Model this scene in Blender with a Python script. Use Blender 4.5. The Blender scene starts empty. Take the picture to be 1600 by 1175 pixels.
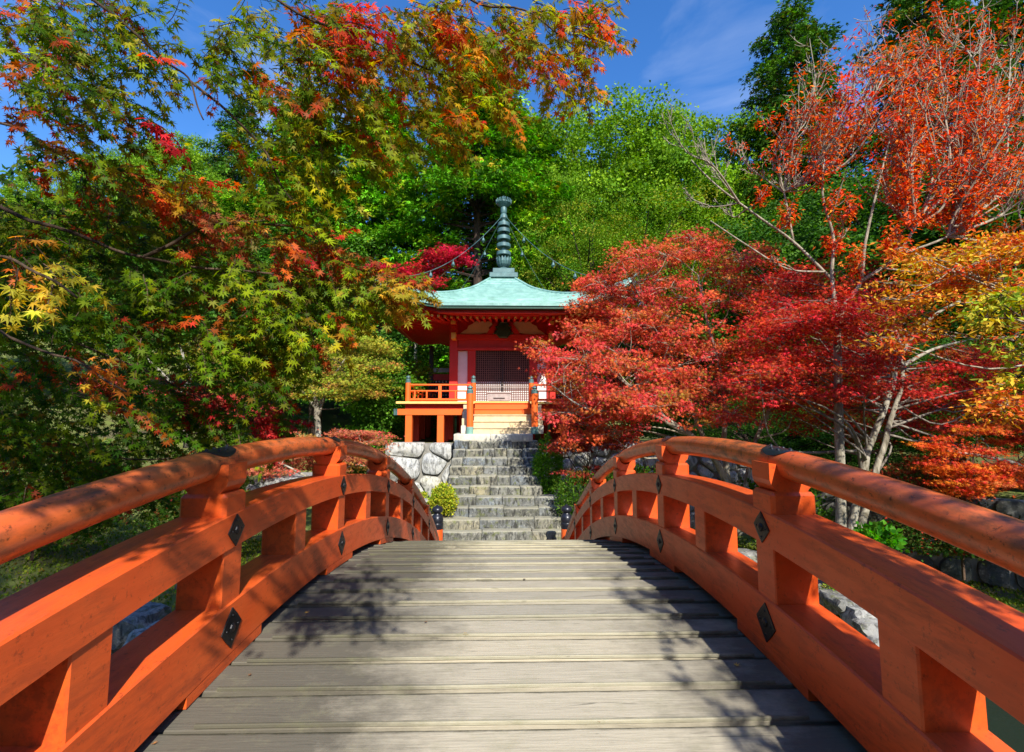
import bpy, bmesh, math, random
import numpy as np
from mathutils import Vector, Matrix, noise as mnoise

random.seed(7)
rng = np.random.default_rng(11)
sc = bpy.context.scene
C = sc.collection
R = math.radians

# ------------------------------------------------------------------ camera, world, sun, exposure
PITCH = math.atan(62.5 / 711.0)
YAW = math.atan(15 / 711.0)
cam_d = bpy.data.cameras.new('camera')
cam_d.sensor_width = 36.0
cam_d.lens = 711.0 / 1600.0 * 36.0
cam_d.clip_start = 0.05
cam_d.clip_end = 600
cam = bpy.data.objects.new('camera', cam_d)
C.objects.link(cam)
cam.location = (0, 0, 0)
cam.rotation_euler = (R(90) + PITCH, 0, -YAW)
sc.camera = cam

SUN_TO = Vector((0.27, -1.0, 0.82)).normalized()
sun_d = bpy.data.lights.new('sun', 'SUN')
sun_d.energy = 5.0
sun_d.angle = R(0.5)
sun_d.color = (1.0, 0.95, 0.86)
sun = bpy.data.objects.new('sun', sun_d)
C.objects.link(sun)
sun.rotation_euler = SUN_TO.to_track_quat('Z', 'Y').to_euler()
sun.location = (5, -18, 15)

world = bpy.data.worlds.new('World')
sc.world = world
world.use_nodes = True
wn, wl = world.node_tree.nodes, world.node_tree.links
wn.clear()
w_out = wn.new('ShaderNodeOutputWorld')
w_bg = wn.new('ShaderNodeBackground')
w_bg.inputs['Strength'].default_value = 0.115
sky = wn.new('ShaderNodeTexSky')
sky.sky_type = 'NISHITA'
sky.sun_disc = False
sky.sun_elevation = math.asin(SUN_TO.z)
sky.sun_rotation = math.atan2(SUN_TO.x, SUN_TO.y)
sky.altitude = 300
sky.air_density = 1.0
sky.dust_density = 0.3
sky.ozone_density = 3.0
# thin wisps of cirrus mixed into the sky
tc = wn.new('ShaderNodeTexCoord')
mp = wn.new('ShaderNodeMapping')
mp.inputs['Scale'].default_value = (1.2, 1.2, 3.2)
mp.inputs['Rotation'].default_value = (0.3, 0.5, 0.2)
nz = wn.new('ShaderNodeTexNoise')
nz.inputs['Scale'].default_value = 1.7
nz.inputs['Detail'].default_value = 9
nz.inputs['Roughness'].default_value = 0.55
nz.inputs['Distortion'].default_value = 0.6
rp = wn.new('ShaderNodeValToRGB')
rp.color_ramp.elements[0].position = 0.52
rp.color_ramp.elements[0].color = (0, 0, 0, 1)
rp.color_ramp.elements[1].position = 0.80
rp.color_ramp.elements[1].color = (0.30, 0.30, 0.30, 1)
hs = wn.new('ShaderNodeHueSaturation')
hs.inputs['Saturation'].default_value = 1.28
hs.inputs['Hue'].default_value = 0.508
hs.inputs['Value'].default_value = 1.5
mx = wn.new('ShaderNodeMix')
mx.data_type = 'RGBA'
mx.inputs[7].default_value = (7.0, 7.6, 8.6, 1)
wl.new(tc.outputs['Generated'], mp.inputs['Vector'])
wl.new(mp.outputs['Vector'], nz.inputs['Vector'])
wl.new(nz.outputs['Fac'], rp.inputs['Fac'])
wl.new(rp.outputs['Color'], mx.inputs[0])
wl.new(sky.outputs['Color'], hs.inputs['Color'])
wl.new(hs.outputs['Color'], mx.inputs[6])
wl.new(mx.outputs[2], w_bg.inputs['Color'])
wl.new(w_bg.outputs['Background'], w_out.inputs['Surface'])

sc.view_settings.view_transform = 'Standard'
sc.view_settings.look = 'None'
sc.view_settings.gamma = 1
sc.view_settings.use_curve_mapping = False
sc.view_settings.exposure = 0.66
sc.render.engine = 'CYCLES'
sc.cycles.max_bounces = 7
sc.cycles.diffuse_bounces = 4
sc.cycles.transmission_bounces = 4
sc.cycles.use_denoising = True

# ------------------------------------------------------------------ picture point -> place
_F = np.array([math.sin(YAW) * math.cos(PITCH), math.cos(YAW) * math.cos(PITCH), math.sin(PITCH)])
_R = np.array([math.cos(YAW), -math.sin(YAW), 0.0])
_U = np.cross(_R, _F)


def at(px, py, Y):
    """world point at distance Y along the bridge for a photograph position"""
    r = _F * 711.0 + _R * (px - 800) + _U * (587.5 - py)
    return r * (Y / r[1])


# ------------------------------------------------------------------ object helpers
def tag(o, label=None, cat=None, group=None, kind=None):
    if label: o['label'] = label
    if cat: o['category'] = cat
    if group: o['group'] = group
    if kind: o['kind'] = kind
    return o


def empty(name, loc, label, cat, group=None):
    o = bpy.data.objects.new(name, None)
    C.objects.link(o)
    o.location = loc
    o.empty_display_size = 0.2
    return tag(o, label, cat, group)


def attach(o, parent):
    """parent a child whose mesh is written in world coordinates"""
    if parent is not None:
        o.parent = parent
        if parent.parent is None:
            o.location = -parent.location
        else:
            o.location = (0, 0, 0)
    return o


def link(name, me, material=None, parent=None, smooth=False):
    if material is not None and not me.materials:
        me.materials.append(material)
    if smooth:
        me.polygons.foreach_set('use_smooth', [True] * len(me.polygons))
    o = bpy.data.objects.new(name, me)
    C.objects.link(o)
    return attach(o, parent)


class MB:
    """collects vertices and faces for ONE mesh object"""
    def __init__(s):
        s.v, s.f = [], []

    def add(s, vs, fs):
        b = len(s.v)
        s.v.extend([tuple(v) for v in vs])
        s.f.extend([tuple(i + b for i in f) for f in fs])
        return s

    def box(s, x0, x1, y0, y1, z0, z1):
        vs = [(x0, y0, z0), (x1, y0, z0), (x1, y1, z0), (x0, y1, z0), (x0, y0, z1), (x1, y0, z1), (x1, y1, z1), (x0, y1, z1)]
        return s.add(vs, [(0, 3, 2, 1), (4, 5, 6, 7), (0, 1, 5, 4), (1, 2, 6, 5), (2, 3, 7, 6), (3, 0, 4, 7)])

    def cbox(s, x0, x1, y0, y1, z0, z1, c=0.006):
        """box with chamfered edges"""
        bm = bmesh.new()
        bmesh.ops.create_cube(bm, size=1)
        for v in bm.verts:
            v.co = Vector(((x0 + x1) / 2 + v.co.x * (x1 - x0), (y0 + y1) / 2 + v.co.y * (y1 - y0), (z0 + z1) / 2 + v.co.z * (z1 - z0)))
        bmesh.ops.bevel(bm, geom=list(bm.edges), offset=c, segments=1, affect='EDGES', profile=0.5)
        bm.verts.index_update()
        s.add([v.co[:] for v in bm.verts], [[v.index for v in f.verts] for f in bm.faces])
        bm.free()
        return s

    def sweep(s, sections, close_ring=True, caps=True):
        """sections: list of equal-length lists of points"""
        n = len(sections[0])
        b = len(s.v)
        for sec in sections:
            s.v.extend([tuple(p) for p in sec])
        for i in range(len(sections) - 1):
            for j in range(n if close_ring else n - 1):
                k = (j + 1) % n
                s.f.append((b + i * n + j, b + i * n + k, b + (i + 1) * n + k, b + (i + 1) * n + j))
        if caps:
            s.f.append(tuple(b + j for j in reversed(range(n))))
            s.f.append(tuple(b + (len(sections) - 1) * n + j for j in range(n)))
        return s

    def tube(s, pts, rad, n=6, caps=True):
        pts = [Vector(p) for p in pts]
        if not hasattr(rad, '__len__'): rad = [rad] * len(pts)
        secs = []
        ref = Vector((0.13, 0.21, 0.97))
        for i, p in enumerate(pts):
            t = (pts[min(i + 1, len(pts) - 1)] - pts[max(i - 1, 0)])
            if t.length < 1e-9: t = Vector((0, 0, 1))
            t.normalize()
            u = t.cross(ref)
            if u.length < 0.15: u = t.cross(Vector((1, 0.1, 0)))
            u.normalize()
            w = t.cross(u)
            secs.append([p + (u * math.cos(a) + w * math.sin(a)) * rad[i] for a in [2 * math.pi * k / n for k in range(n)]])
        return s.sweep(secs, True, caps)

    def lathe(s, cx, cy, prof, n=20):
        """prof: list of (radius, z)"""
        secs = [[(cx + r * math.cos(2 * math.pi * k / n), cy + r * math.sin(2 * math.pi * k / n), z) for k in range(n)] for r, z in prof]
        return s.sweep(secs, True, True)

    def mesh(s, name):
        me = bpy.data.meshes.new(name)
        me.from_pydata(s.v, [], s.f)
        me.validate()
        me.update()
        return me

    def build(s, name, material, parent=None, smooth=False, smooth_angle=None):
        me = s.mesh(name)
        o = link(name, me, material, parent, smooth)
        if smooth_angle is not None:
            me.polygons.foreach_set('use_smooth', [True] * len(me.polygons))
            me.set_sharp_from_angle(angle=R(smooth_angle))
        return o


def catmull(pts, per=6):
    pts = [np.array(p, float) for p in pts]
    P = [2 * pts[0] - pts[1]] + pts + [2 * pts[-1] - pts[-2]]
    out = []
    for i in range(1, len(P) - 2):
        p0, p1, p2, p3 = P[i - 1], P[i], P[i + 1], P[i + 2]
        for k in range(per):
            t = k / per
            out.append(0.5 * ((2 * p1) + (-p0 + p2) * t + (2 * p0 - 5 * p1 + 4 * p2 - p3) * t * t + (-p0 + 3 * p1 - 3 * p2 + p3) * t ** 3))
    out.append(pts[-1])
    return out


# ------------------------------------------------------------------ materials
def new_mat(name):
    m = bpy.data.materials.new(name)
    m.use_nodes = True
    nt = m.node_tree
    return m, nt.nodes, nt.links, nt.nodes['Principled BSDF']


def N_noise(n, l, vec, scale, detail=4, rough=0.55, dist=0.0):
    t = n.new('ShaderNodeTexNoise')
    t.inputs['Scale'].default_value = scale
    t.inputs['Detail'].default_value = detail
    t.inputs['Roughness'].default_value = rough
    t.inputs['Distortion'].default_value = dist
    l.new(vec, t.inputs['Vector'])
    return t.outputs['Fac']


def N_ramp(n, l, fac, stops):
    r = n.new('ShaderNodeValToRGB')
    e = r.color_ramp.elements
    while len(e) < len(stops): e.new(0.5)
    for k, (p, c) in enumerate(stops):
        e[k].position = p
        e[k].color = (*c, 1) if len(c) == 3 else c
    l.new(fac, r.inputs['Fac'])
    return r.outputs['Color']


def N_mix(n, l, fac, a, b, mode='MIX'):
    m = n.new('ShaderNodeMix')
    m.data_type = 'RGBA'
    m.blend_type = mode
    for s, v in ((0, fac), (6, a), (7, b)):
        if hasattr(v, 'links'): l.new(v, m.inputs[s])
        elif isinstance(v, (int, float)): m.inputs[s].default_value = v
        else: m.inputs[s].default_value = (*v, 1)
    return m.outputs[2]


def N_map(n, l, scale=(1, 1, 1), coord='Object', rot=(0, 0, 0)):
    t = n.new('ShaderNodeTexCoord')
    m = n.new('ShaderNodeMapping')
    m.inputs['Scale'].default_value = scale
    m.inputs['Rotation'].default_value = rot
    l.new(t.outputs[coord], m.inputs['Vector'])
    return m.outputs['Vector']


def N_bump(n, l, height, strength, dist, bsdf):
    b = n.new('ShaderNodeBump')
    b.inputs['Strength'].default_value = strength
    b.inputs['Distance'].default_value = dist
    l.new(height, b.inputs['Height'])
    l.new(b.outputs['Normal'], bsdf.inputs['Normal'])


def N_math(n, l, op, a, b=None):
    m = n.new('ShaderNodeMath')
    m.operation = op
    for k, v in ((0, a), (1, b)):
        if v is None: continue
        if hasattr(v, 'links'): l.new(v, m.inputs[k])
        else: m.inputs[k].default_value = v
    return m.outputs[0]


def paint(name, base, dirt, dirt_amt=0.35, rough=0.45, stretch=(6, 1.2, 6), faded=None, spec=0.4):
    m, n, l, b = new_mat(name)
    v = N_map(n, l, stretch)
    v1 = N_map(n, l, (1, 1, 1))
    big = N_noise(n, l, v1, 1.6, 5, 0.6)
    fine = N_noise(n, l, v, 4.0, 8, 0.68)
    spots = N_noise(n, l, v1, 38.0, 6, 0.75)
    faded = faded or tuple(min(1, c * 1.08 + 0.006) for c in base)
    c0 = N_mix(n, l, N_ramp(n, l, big, [(0.32, (0, 0, 0)), (0.68, (1, 1, 1))]), base, faded)
    dm = N_math(n, l, 'MULTIPLY', N_math(n, l, 'MULTIPLY', N_ramp(n, l, fine, [(0.44, (0, 0, 0)), (0.60, (1, 1, 1))]), N_ramp(n, l, N_noise(n, l, v1, 3.1, 4, 0.6), [(0.40, (0.15, 0.15, 0.15)), (0.62, (1, 1, 1))])), dirt_amt)
    c1 = N_mix(n, l, dm, c0, dirt)
    sp = N_math(n, l, 'MULTIPLY', N_ramp(n, l, spots, [(0.57, (0, 0, 0)), (0.66, (1, 1, 1))]), dirt_amt * 0.9)
    c2 = N_mix(n, l, sp, c1, tuple(c * 0.5 for c in dirt))
    l.new(c2, b.inputs['Base Color'])
    b.inputs['Roughness'].default_value = rough
    l.new(N_ramp(n, l, fine, [(0.3, (rough * 0.85,) * 3), (0.8, (min(1, rough * 1.35),) * 3)]), b.inputs['Roughness'])
    b.inputs['Specular IOR Level'].default_value = spec
    N_bump(n, l, N_noise(n, l, v, 9.0, 8, 0.7), 0.25, 0.004, b)
    return m


def plain(name, col, rough=0.6, metal=0.0, var=0.25, scale=6.0, bump=0.15):
    m, n, l, b = new_mat(name)
    v = N_map(n, l)
    f = N_noise(n, l, v, scale, 6, 0.65)
    l.new(N_ramp(n, l, f, [(0.3, tuple(c * (1 - var) for c in col)), (0.7, tuple(min(1, c * (1 + var)) for c in col))]), b.inputs['Base Color'])
    b.inputs['Roughness'].default_value = rough
    b.inputs['Metallic'].default_value = metal
    if bump: N_bump(n, l, N_noise(n, l, v, scale * 5, 6, 0.7), bump, 0.01, b)
    return m


def plank_mat(name, light, dark, moss):
    m, n, l, b = new_mat(name)
    v = N_map(n, l, (1.6, 34, 12))
    v2 = N_map(n, l, (1.0, 1.6, 1.6))
    oi = n.new('ShaderNodeObjectInfo')
    add = n.new('ShaderNodeVectorMath')
    add.operation = 'MULTIPLY_ADD'
    l.new(v, add.inputs[0])
    add.inputs[1].default_value = (1, 1, 1)
    mul = n.new('ShaderNodeVectorMath')
    mul.operation = 'SCALE'
    mul.inputs[0].default_value = (13, 31, 7)
    l.new(oi.outputs['Random'], mul.inputs['Scale'])
    l.new(mul.outputs[0], add.inputs[2])
    g = N_noise(n, l, add.outputs[0], 3.2, 9, 0.66, 0.25)
    col = N_ramp(n, l, g, [(0.22, dark), (0.42, tuple(a * 0.7 + c * 0.3 for a, c in zip(light, dark))), (0.62, light)])
    tone = N_ramp(n, l, oi.outputs['Random'], [(0, (0.76, 0.76, 0.75)), (0.5, (0.94, 0.92, 0.88)), (1, (1.10, 1.06, 0.97))])
    col = N_mix(n, l, 1.0, col, tone, 'MULTIPLY')
    # worn walking line in the middle, dirt and algae towards the rails
    tc_ = n.new('ShaderNodeTexCoord')
    sx = n.new('ShaderNodeSeparateXYZ')
    l.new(tc_.outputs['Object'], sx.inputs[0])
    ax = N_math(n, l, 'ABSOLUTE', N_math(n, l, 'SUBTRACT', sx.outputs['X'], 0.24))
    st = N_noise(n, l, v2, 2.3, 8, 0.7)
    e = N_math(n, l, 'ADD', N_math(n, l, 'MULTIPLY', ax, 0.52), N_math(n, l, 'MULTIPLY', st, 0.75))
    em = N_ramp(n, l, e, [(0.57, (0, 0, 0)), (0.86, (1, 1, 1))])
    col = N_mix(n, l, N_math(n, l, 'MULTIPLY', em, 0.88), col, tuple(c * 0.30 for c in dark))
    fr = N_math(n, l, 'FRACT', N_math(n, l, 'DIVIDE', N_math(n, l, 'ADD', sx.outputs['Y'], 100 * 0.2015 - 1.835), 0.2015))
    fr = N_math(n, l, 'ADD', fr, N_math(n, l, 'MULTIPLY', N_math(n, l, 'SUBTRACT', N_noise(n, l, N_map(n, l, (3, 9, 9)), 3.0, 6, 0.7), 0.5), 0.10))
    jm = N_ramp(n, l, fr, [(0.850, (0, 0, 0)), (0.905, (1, 1, 1))]) if name == 'weathered_deck' else None
    if jm is not None: col = N_mix(n, l, N_math(n, l, 'MULTIPLY', jm, 0.92), col, (0.018, 0.018, 0.007))
    kn = N_noise(n, l, N_map(n, l, (2.2, 30, 10)), 2.0, 3, 0.5, 0.6)
    col = N_mix(n, l, N_math(n, l, 'MULTIPLY', N_ramp(n, l, kn, [(0.66, (0, 0, 0)), (0.72, (1, 1, 1))]), 0.6), col, tuple(c * 0.35 for c in dark))
    ms = N_noise(n, l, v2, 5.5, 8, 0.75)
    mm = N_math(n, l, 'MULTIPLY', N_ramp(n, l, ms, [(0.52, (0, 0, 0)), (0.75, (1, 1, 1))]), 0.45)
    col = N_mix(n, l, mm, col, moss)
    l.new(col, b.inputs['Base Color'])
    b.inputs['Roughness'].default_value = 0.78
    b.inputs['Specular IOR Level'].default_value = 0.25
    N_bump(n, l, g, 0.55, 0.006, b)
    return m


def stone_mat(name, cols, moss_amt=0.4, scale=3.0, stain=0.5, bump=0.6):
    m, n, l, b = new_mat(name)
    v = N_map(n, l)
    oi = n.new('ShaderNodeObjectInfo')
    per = N_ramp(n, l, oi.outputs['Random'], [(i / (len(cols) - 1), c) for i, c in enumerate(cols)])
    n1 = N_noise(n, l, v, scale, 9, 0.68, 0.4)
    n2 = N_noise(n, l, v, scale * 6, 8, 0.75)
    col = N_mix(n, l, N_ramp(n, l, n1, [(0.40, (0, 0, 0)), (0.62, (1, 1, 1))]), per, tuple(c * 0.9 for c in cols[0]))
    col = N_mix(n, l, N_math(n, l, 'MULTIPLY', N_ramp(n, l, n2, [(0.52, (0, 0, 0)), (0.68, (1, 1, 1))]), 0.42), col, (0.58, 0.56, 0.47))
    vs = N_map(n, l, (2.2, 2.2, 0.8))
    n3 = N_noise(n, l, vs, scale * 1.6, 8, 0.72, 0.8)
    col = N_mix(n, l, N_math(n, l, 'MULTIPLY', N_ramp(n, l, n3, [(0.47, (0, 0, 0)), (0.60, (1, 1, 1))]), stain), col, (0.045, 0.045, 0.04))
    n4 = N_noise(n, l, v, scale * 2.3, 8, 0.7)
    col = N_mix(n, l, N_math(n, l, 'MULTIPLY', N_ramp(n, l, n4, [(0.54, (0, 0, 0)), (0.68, (1, 1, 1))]), moss_amt), col, (0.13, 0.15, 0.03))
    if name == 'stair_stone':      # upward faces painted pale as lit, walked treads; risers keep dark growth
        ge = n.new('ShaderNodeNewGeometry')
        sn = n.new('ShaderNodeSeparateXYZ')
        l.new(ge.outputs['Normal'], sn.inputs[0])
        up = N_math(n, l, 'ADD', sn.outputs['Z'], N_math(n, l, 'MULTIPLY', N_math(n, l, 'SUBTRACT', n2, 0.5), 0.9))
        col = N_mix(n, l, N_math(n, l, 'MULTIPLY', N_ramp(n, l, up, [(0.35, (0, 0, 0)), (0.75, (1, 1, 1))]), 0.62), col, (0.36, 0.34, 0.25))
    l.new(col, b.inputs['Base Color'])
    b.inputs['Roughness'].default_value = 0.88
    b.inputs['Specular IOR Level'].default_value = 0.2
    h = N_math(n, l, 'ADD', n1, N_math(n, l, 'MULTIPLY', n2, 0.4))
    N_bump(n, l, h, bump, 0.03, b)
    return m


def leaf_mat(name, transl=0.35, rough=0.45, spec=0.3):
    m, n, l, b = new_mat(name)
    a = n.new('ShaderNodeAttribute')
    a.attribute_name = 'Col'
    l.new(a.outputs['Color'], b.inputs['Base Color'])
    b.inputs['Roughness'].default_value = rough
    b.inputs['Specular IOR Level'].default_value = spec
    t = n.new('ShaderNodeBsdfTranslucent')
    hsv = n.new('ShaderNodeHueSaturation')
    hsv.inputs['Saturation'].default_value = 1.1
    hsv.inputs['Value'].default_value = 1.5
    l.new(a.outputs['Color'], hsv.inputs['Color'])
    l.new(hsv.outputs['Color'], t.inputs['Color'])
    mixs = n.new('ShaderNodeMixShader')
    mixs.inputs[0].default_value = transl
    l.new(b.outputs[0], mixs.inputs[1])
    l.new(t.outputs[0], mixs.inputs[2])
    l.new(mixs.outputs[0], n['Material Output'].inputs['Surface'])
    return m


def bark_mat(name, c1, c2, scale=6.0, stretch=0.25):
    m, n, l, b = new_mat(name)
    v = N_map(n, l, (1, 1, stretch))
    f = N_noise(n, l, v, scale, 9, 0.7, 0.5)
    l.new(N_ramp(n, l, f, [(0.35, c1), (0.62, c2)]), b.inputs['Base Color'])
    b.inputs['Roughness'].default_value = 0.9
    b.inputs['Specular IOR Level'].default_value = 0.15
    N_bump(n, l, f, 0.7, 0.03, b)
    return m


M = {}
M['beam'] = paint('beam_paint', (0.68, 0.078, 0.010), (0.22, 0.04, 0.015), 0.55, 0.38, faded=(0.70, 0.115, 0.020))
M['rail'] = paint('rail_paint', (0.64, 0.095, 0.020), (0.13, 0.055, 0.022), 1.0, 0.32, stretch=(5, 2.2, 5), faded=(0.62, 0.17, 0.045), spec=0.5)
M['iron'] = plain('black_iron', (0.022, 0.021, 0.022), 0.38, 0.55, 0.4, 25)
M['lacquer'] = plain('dark_lacquer', (0.018, 0.020, 0.028), 0.33, 0.3, 0.3, 18, 0.05)
M['plank'] = plank_mat('weathered_deck', (0.455, 0.415, 0.325), (0.26, 0.235, 0.18), (0.23, 0.22, 0.125))
M['cleat'] = plank_mat('weathered_cleat', (0.40, 0.375, 0.28), (0.22, 0.205, 0.14), (0.15, 0.16, 0.06))
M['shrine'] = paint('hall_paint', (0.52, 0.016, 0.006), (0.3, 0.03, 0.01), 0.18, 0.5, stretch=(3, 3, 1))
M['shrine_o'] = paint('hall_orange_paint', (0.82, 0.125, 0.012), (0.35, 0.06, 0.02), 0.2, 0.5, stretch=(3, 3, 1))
M['ochre'] = plain('ochre_paint', (0.80, 0.50, 0.10), 0.6, 0, 0.12, 5)
M['plaster'] = plain('white_plaster', (0.78, 0.77, 0.74), 0.85, 0, 0.06, 3)
M['cream'] = plain('cream_plaster', (0.60, 0.45, 0.24), 0.85, 0, 0.1, 3)
M['dark'] = plain('dark_wood', (0.035, 0.022, 0.018), 0.7, 0, 0.3, 8)
M['brown'] = plain('brown_lattice', (0.17, 0.085, 0.06), 0.65, 0, 0.3, 12)
M['black'] = plain('unlit_interior_black', (0.012, 0.009, 0.010), 0.9, 0, 0.3, 8)
M['greywood'] = plain('grey_wood', (0.33, 0.31, 0.28), 0.8, 0, 0.25, 10)
M['palewood'] = plain('pale_wood', (0.62, 0.48, 0.28), 0.7, 0, 0.16, 7)
M['yellowwood'] = plain('yellow_edge', (0.80, 0.55, 0.16), 0.6, 0, 0.14, 7)


def patina(name, c1, c2, c3, rough=0.55, course=False):
    m, n, l, b = new_mat(name)
    v = N_map(n, l)
    f = N_noise(n, l, v, 2.6, 9, 0.7, 0.3)
    vs = N_map(n, l, (9, 9, 1.2))
    g = N_noise(n, l, vs, 2.0, 8, 0.7)
    col = N_ramp(n, l, f, [(0.30, c1), (0.52, c2), (0.72, c3)])
    col = N_mix(n, l, N_math(n, l, 'MULTIPLY', N_ramp(n, l, g, [(0.55, (0, 0, 0)), (0.75, (1, 1, 1))]), 0.45), col, tuple(c * 0.35 for c in c1))
    l.new(col, b.inputs['Base Color'])
    b.inputs['Roughness'].default_value = rough
    b.inputs['Metallic'].default_value = 0.15
    N_bump(n, l, g, 0.25, 0.01, b)
    return m


M['verdigris'] = patina('copper_roof', (0.12, 0.25, 0.205), (0.20, 0.38, 0.32), (0.32, 0.50, 0.43))
M['bronze'] = patina('bronze_spire', (0.035, 0.075, 0.075), (0.075, 0.15, 0.145), (0.15, 0.27, 0.25), 0.5)
M['stair_stone'] = stone_mat('stair_stone', [(0.12, 0.12, 0.10), (0.22, 0.23, 0.23), (0.32, 0.28, 0.17), (0.15, 0.19, 0.24), (0.19, 0.18, 0.14)], 0.75, 3.0, 1.0)
M['top_stone'] = stone_mat('pale_stone', [(0.58, 0.55, 0.44), (0.64, 0.60, 0.50)], 0.10, 2.5, 0.22, 0.35)
M['boulder'] = stone_mat('boulder_stone', [(0.48, 0.48, 0.45), (0.62, 0.62, 0.59), (0.48, 0.45, 0.33), (0.38, 0.41, 0.45)], 0.25, 3.2, 0.7)
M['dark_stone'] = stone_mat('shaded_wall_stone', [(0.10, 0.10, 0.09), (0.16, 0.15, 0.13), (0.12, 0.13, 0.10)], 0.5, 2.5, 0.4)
M['rock'] = stone_mat('bank_rock', [(0.20, 0.20, 0.19), (0.30, 0.29, 0.26), (0.16, 0.16, 0.13)], 0.9, 2.6, 0.8)
M['pale_rock'] = stone_mat('pale_bank_rock', [(0.36, 0.36, 0.34), (0.42, 0.41, 0.37)], 0.7, 2.6, 0.8)
M['mortar'] = plain('wall_joint', (0.22, 0.21, 0.18), 0.95, 0, 0.3, 9)
M['bark_pale'] = bark_mat('pale_bark', (0.10, 0.085, 0.055), (0.44, 0.40, 0.31), 9)
M['bark_grey'] = bark_mat('grey_bark', (0.09, 0.075, 0.06), (0.28, 0.25, 0.20), 8)
M['bark_dark'] = bark_mat('dark_bark', (0.022, 0.016, 0.013), (0.075, 0.05, 0.038), 6)
M['bark_twig'] = bark_mat('twig_bark', (0.035, 0.022, 0.016), (0.13, 0.085, 0.055), 20)
M['bark_light_twig'] = bark_mat('light_twig_bark', (0.15, 0.125, 0.085), (0.44, 0.38, 0.28), 14)
M['leaf'] = leaf_mat('leaf_near', 0.48, 0.5, 0.14)
M['leaf_far'] = leaf_mat('leaf_far', 0.30, 0.6, 0.10)
M['needle'] = leaf_mat('needle', 0.22, 0.6, 0.08)

# ------------------------------------------------------------------ leaf templates (x across, y to the tip, z up)
def tpl_palmate(lobes=7, valley=0.36, spread=250, drop=0.16):
    v = [(0, 0, 0)]
    f = []
    a0 = -spread / 2
    step = spread / (lobes - 1)
    mid = (lobes - 1) / 2
    prev = None
    for i in range(lobes):
        a = a0 + i * step
        ln = 1.0 - 0.42 * (abs(i - mid) / mid) ** 1.6
        tip = len(v)
        v.append((math.sin(R(a)) * ln, math.cos(R(a)) * ln, -drop * ln * ln))
        if i == 0:
            aa = a - step * 0.5
            v.append((math.sin(R(aa)) * valley * 0.55, math.cos(R(aa)) * valley * 0.55, 0))
            prev = len(v) - 1
        aa = a + step * 0.5
        vl = valley * (1.0 - 0.35 * (abs(i + 0.5 - mid) / mid) ** 1.5) if i < lobes - 1 else valley * 0.55
        v.append((math.sin(R(aa)) * vl, math.cos(R(aa)) * vl, 0.02))
        nxt = len(v) - 1
        f.append((0, prev, tip))
        f.append((0, tip, nxt))
        prev = nxt
    return np.array(v), np.array(f)


def tpl_star(lobes=5, w=0.13, spread=210, drop=0.15):
    v, f = [], []
    for i in range(lobes):
        a = R(-spread / 2 + i * spread / (lobes - 1))
        ln = 1 - 0.3 * abs(i - (lobes - 1) / 2) / ((lobes - 1) / 2)
        s, c = math.sin(a), math.cos(a)
        b = len(v)
        v += [(-c * w, s * w, 0), (s * ln, c * ln, -drop), (c * w, -s * w, 0)]
        f.append((b, b + 1, b + 2))
    return np.array(v), np.array(f)


def tpl_blade(w=0.28, fold=0.08):
    return np.array([(0, 0, 0), (w, 0.45, fold), (0, 1, -0.05), (-w, 0.45, fold)]), np.array([(0, 1, 2), (0, 2, 3)])


def tpl_spray():
    v, f = [], []
    for a, ln, dz in ((-42, 0.75, -0.12), (0, 1.0, -0.22), (42, 0.75, -0.12), (15, 0.6, 0.12)):
        s, c = math.sin(R(a)), math.cos(R(a))
        b = len(v)
        v += [(0, 0, 0), (s * 0.5 * ln + c * 0.13, c * 0.5 * ln - s * 0.13, 0.05), (s * ln, c * ln, dz), (s * 0.5 * ln - c * 0.13, c * 0.5 * ln + s * 0.13, 0.02)]
        f += [(b, b + 1, b + 2), (b, b + 2, b + 3)]
    return np.array(v), np.array(f)


T_PALM = tpl_palmate()
T_PALM5 = tpl_palmate(5, 0.30, 215)
T_STAR = tpl_star()
T_BLADE = tpl_blade()
T_OVAL = tpl_blade(0.42, 0.1)
T_SPRAY = tpl_spray()


def unit(a):
    return a / np.maximum(np.linalg.norm(a, axis=-1, keepdims=True), 1e-9)


def leaf_cloud(name, tpl, pos, tipdir, normal, size, cols, material, parent, stuff=True):
    """one mesh holding many leaves"""
    tv, tf = tpl
    n = len(pos)
    tip = unit(tipdir)
    nrm = normal - tip * np.sum(normal * tip, axis=1, keepdims=True)
    nrm = unit(nrm)
    xx = np.cross(tip, nrm)
    size = np.broadcast_to(np.asarray(size, float), (n,))
    V = (pos[:, None, :] + size[:, None, None] * (tv[None, :, 0:1] * xx[:, None, :] + tv[None, :, 1:2] * tip[:, None, :] + tv[None, :, 2:3] * nrm[:, None, :]))
    V = V.reshape(-1, 3)
    Fc = (tf[None] + (np.arange(n) * len(tv))[:, None, None]).reshape(-1, 3)
    me = bpy.data.meshes.new(name)
    me.vertices.add(len(V))
    me.vertices.foreach_set('co', V.astype(np.float32).ravel())
    me.loops.add(Fc.size)
    me.loops.foreach_set('vertex_index', Fc.astype(np.int32).ravel())
    me.polygons.add(len(Fc))
    me.polygons.foreach_set('loop_start', np.arange(0, Fc.size, 3, dtype=np.int32))
    me.polygons.foreach_set('loop_total', np.full(len(Fc), 3, dtype=np.int32))
    at_ = me.color_attributes.new('Col', 'FLOAT_COLOR', 'POINT')
    cc = np.ones((n, len(tv), 4), np.float32)
    cc[:, :, :3] = cols[:, None, :]
    at_.data.foreach_set('color', cc.ravel())
    me.update(calc_edges=True)
    me.materials.append(material)
    o = bpy.data.objects.new(name, me)
    C.objects.link(o)
    attach(o, parent)
    if stuff: o['kind'] = 'stuff'
    return o


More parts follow.
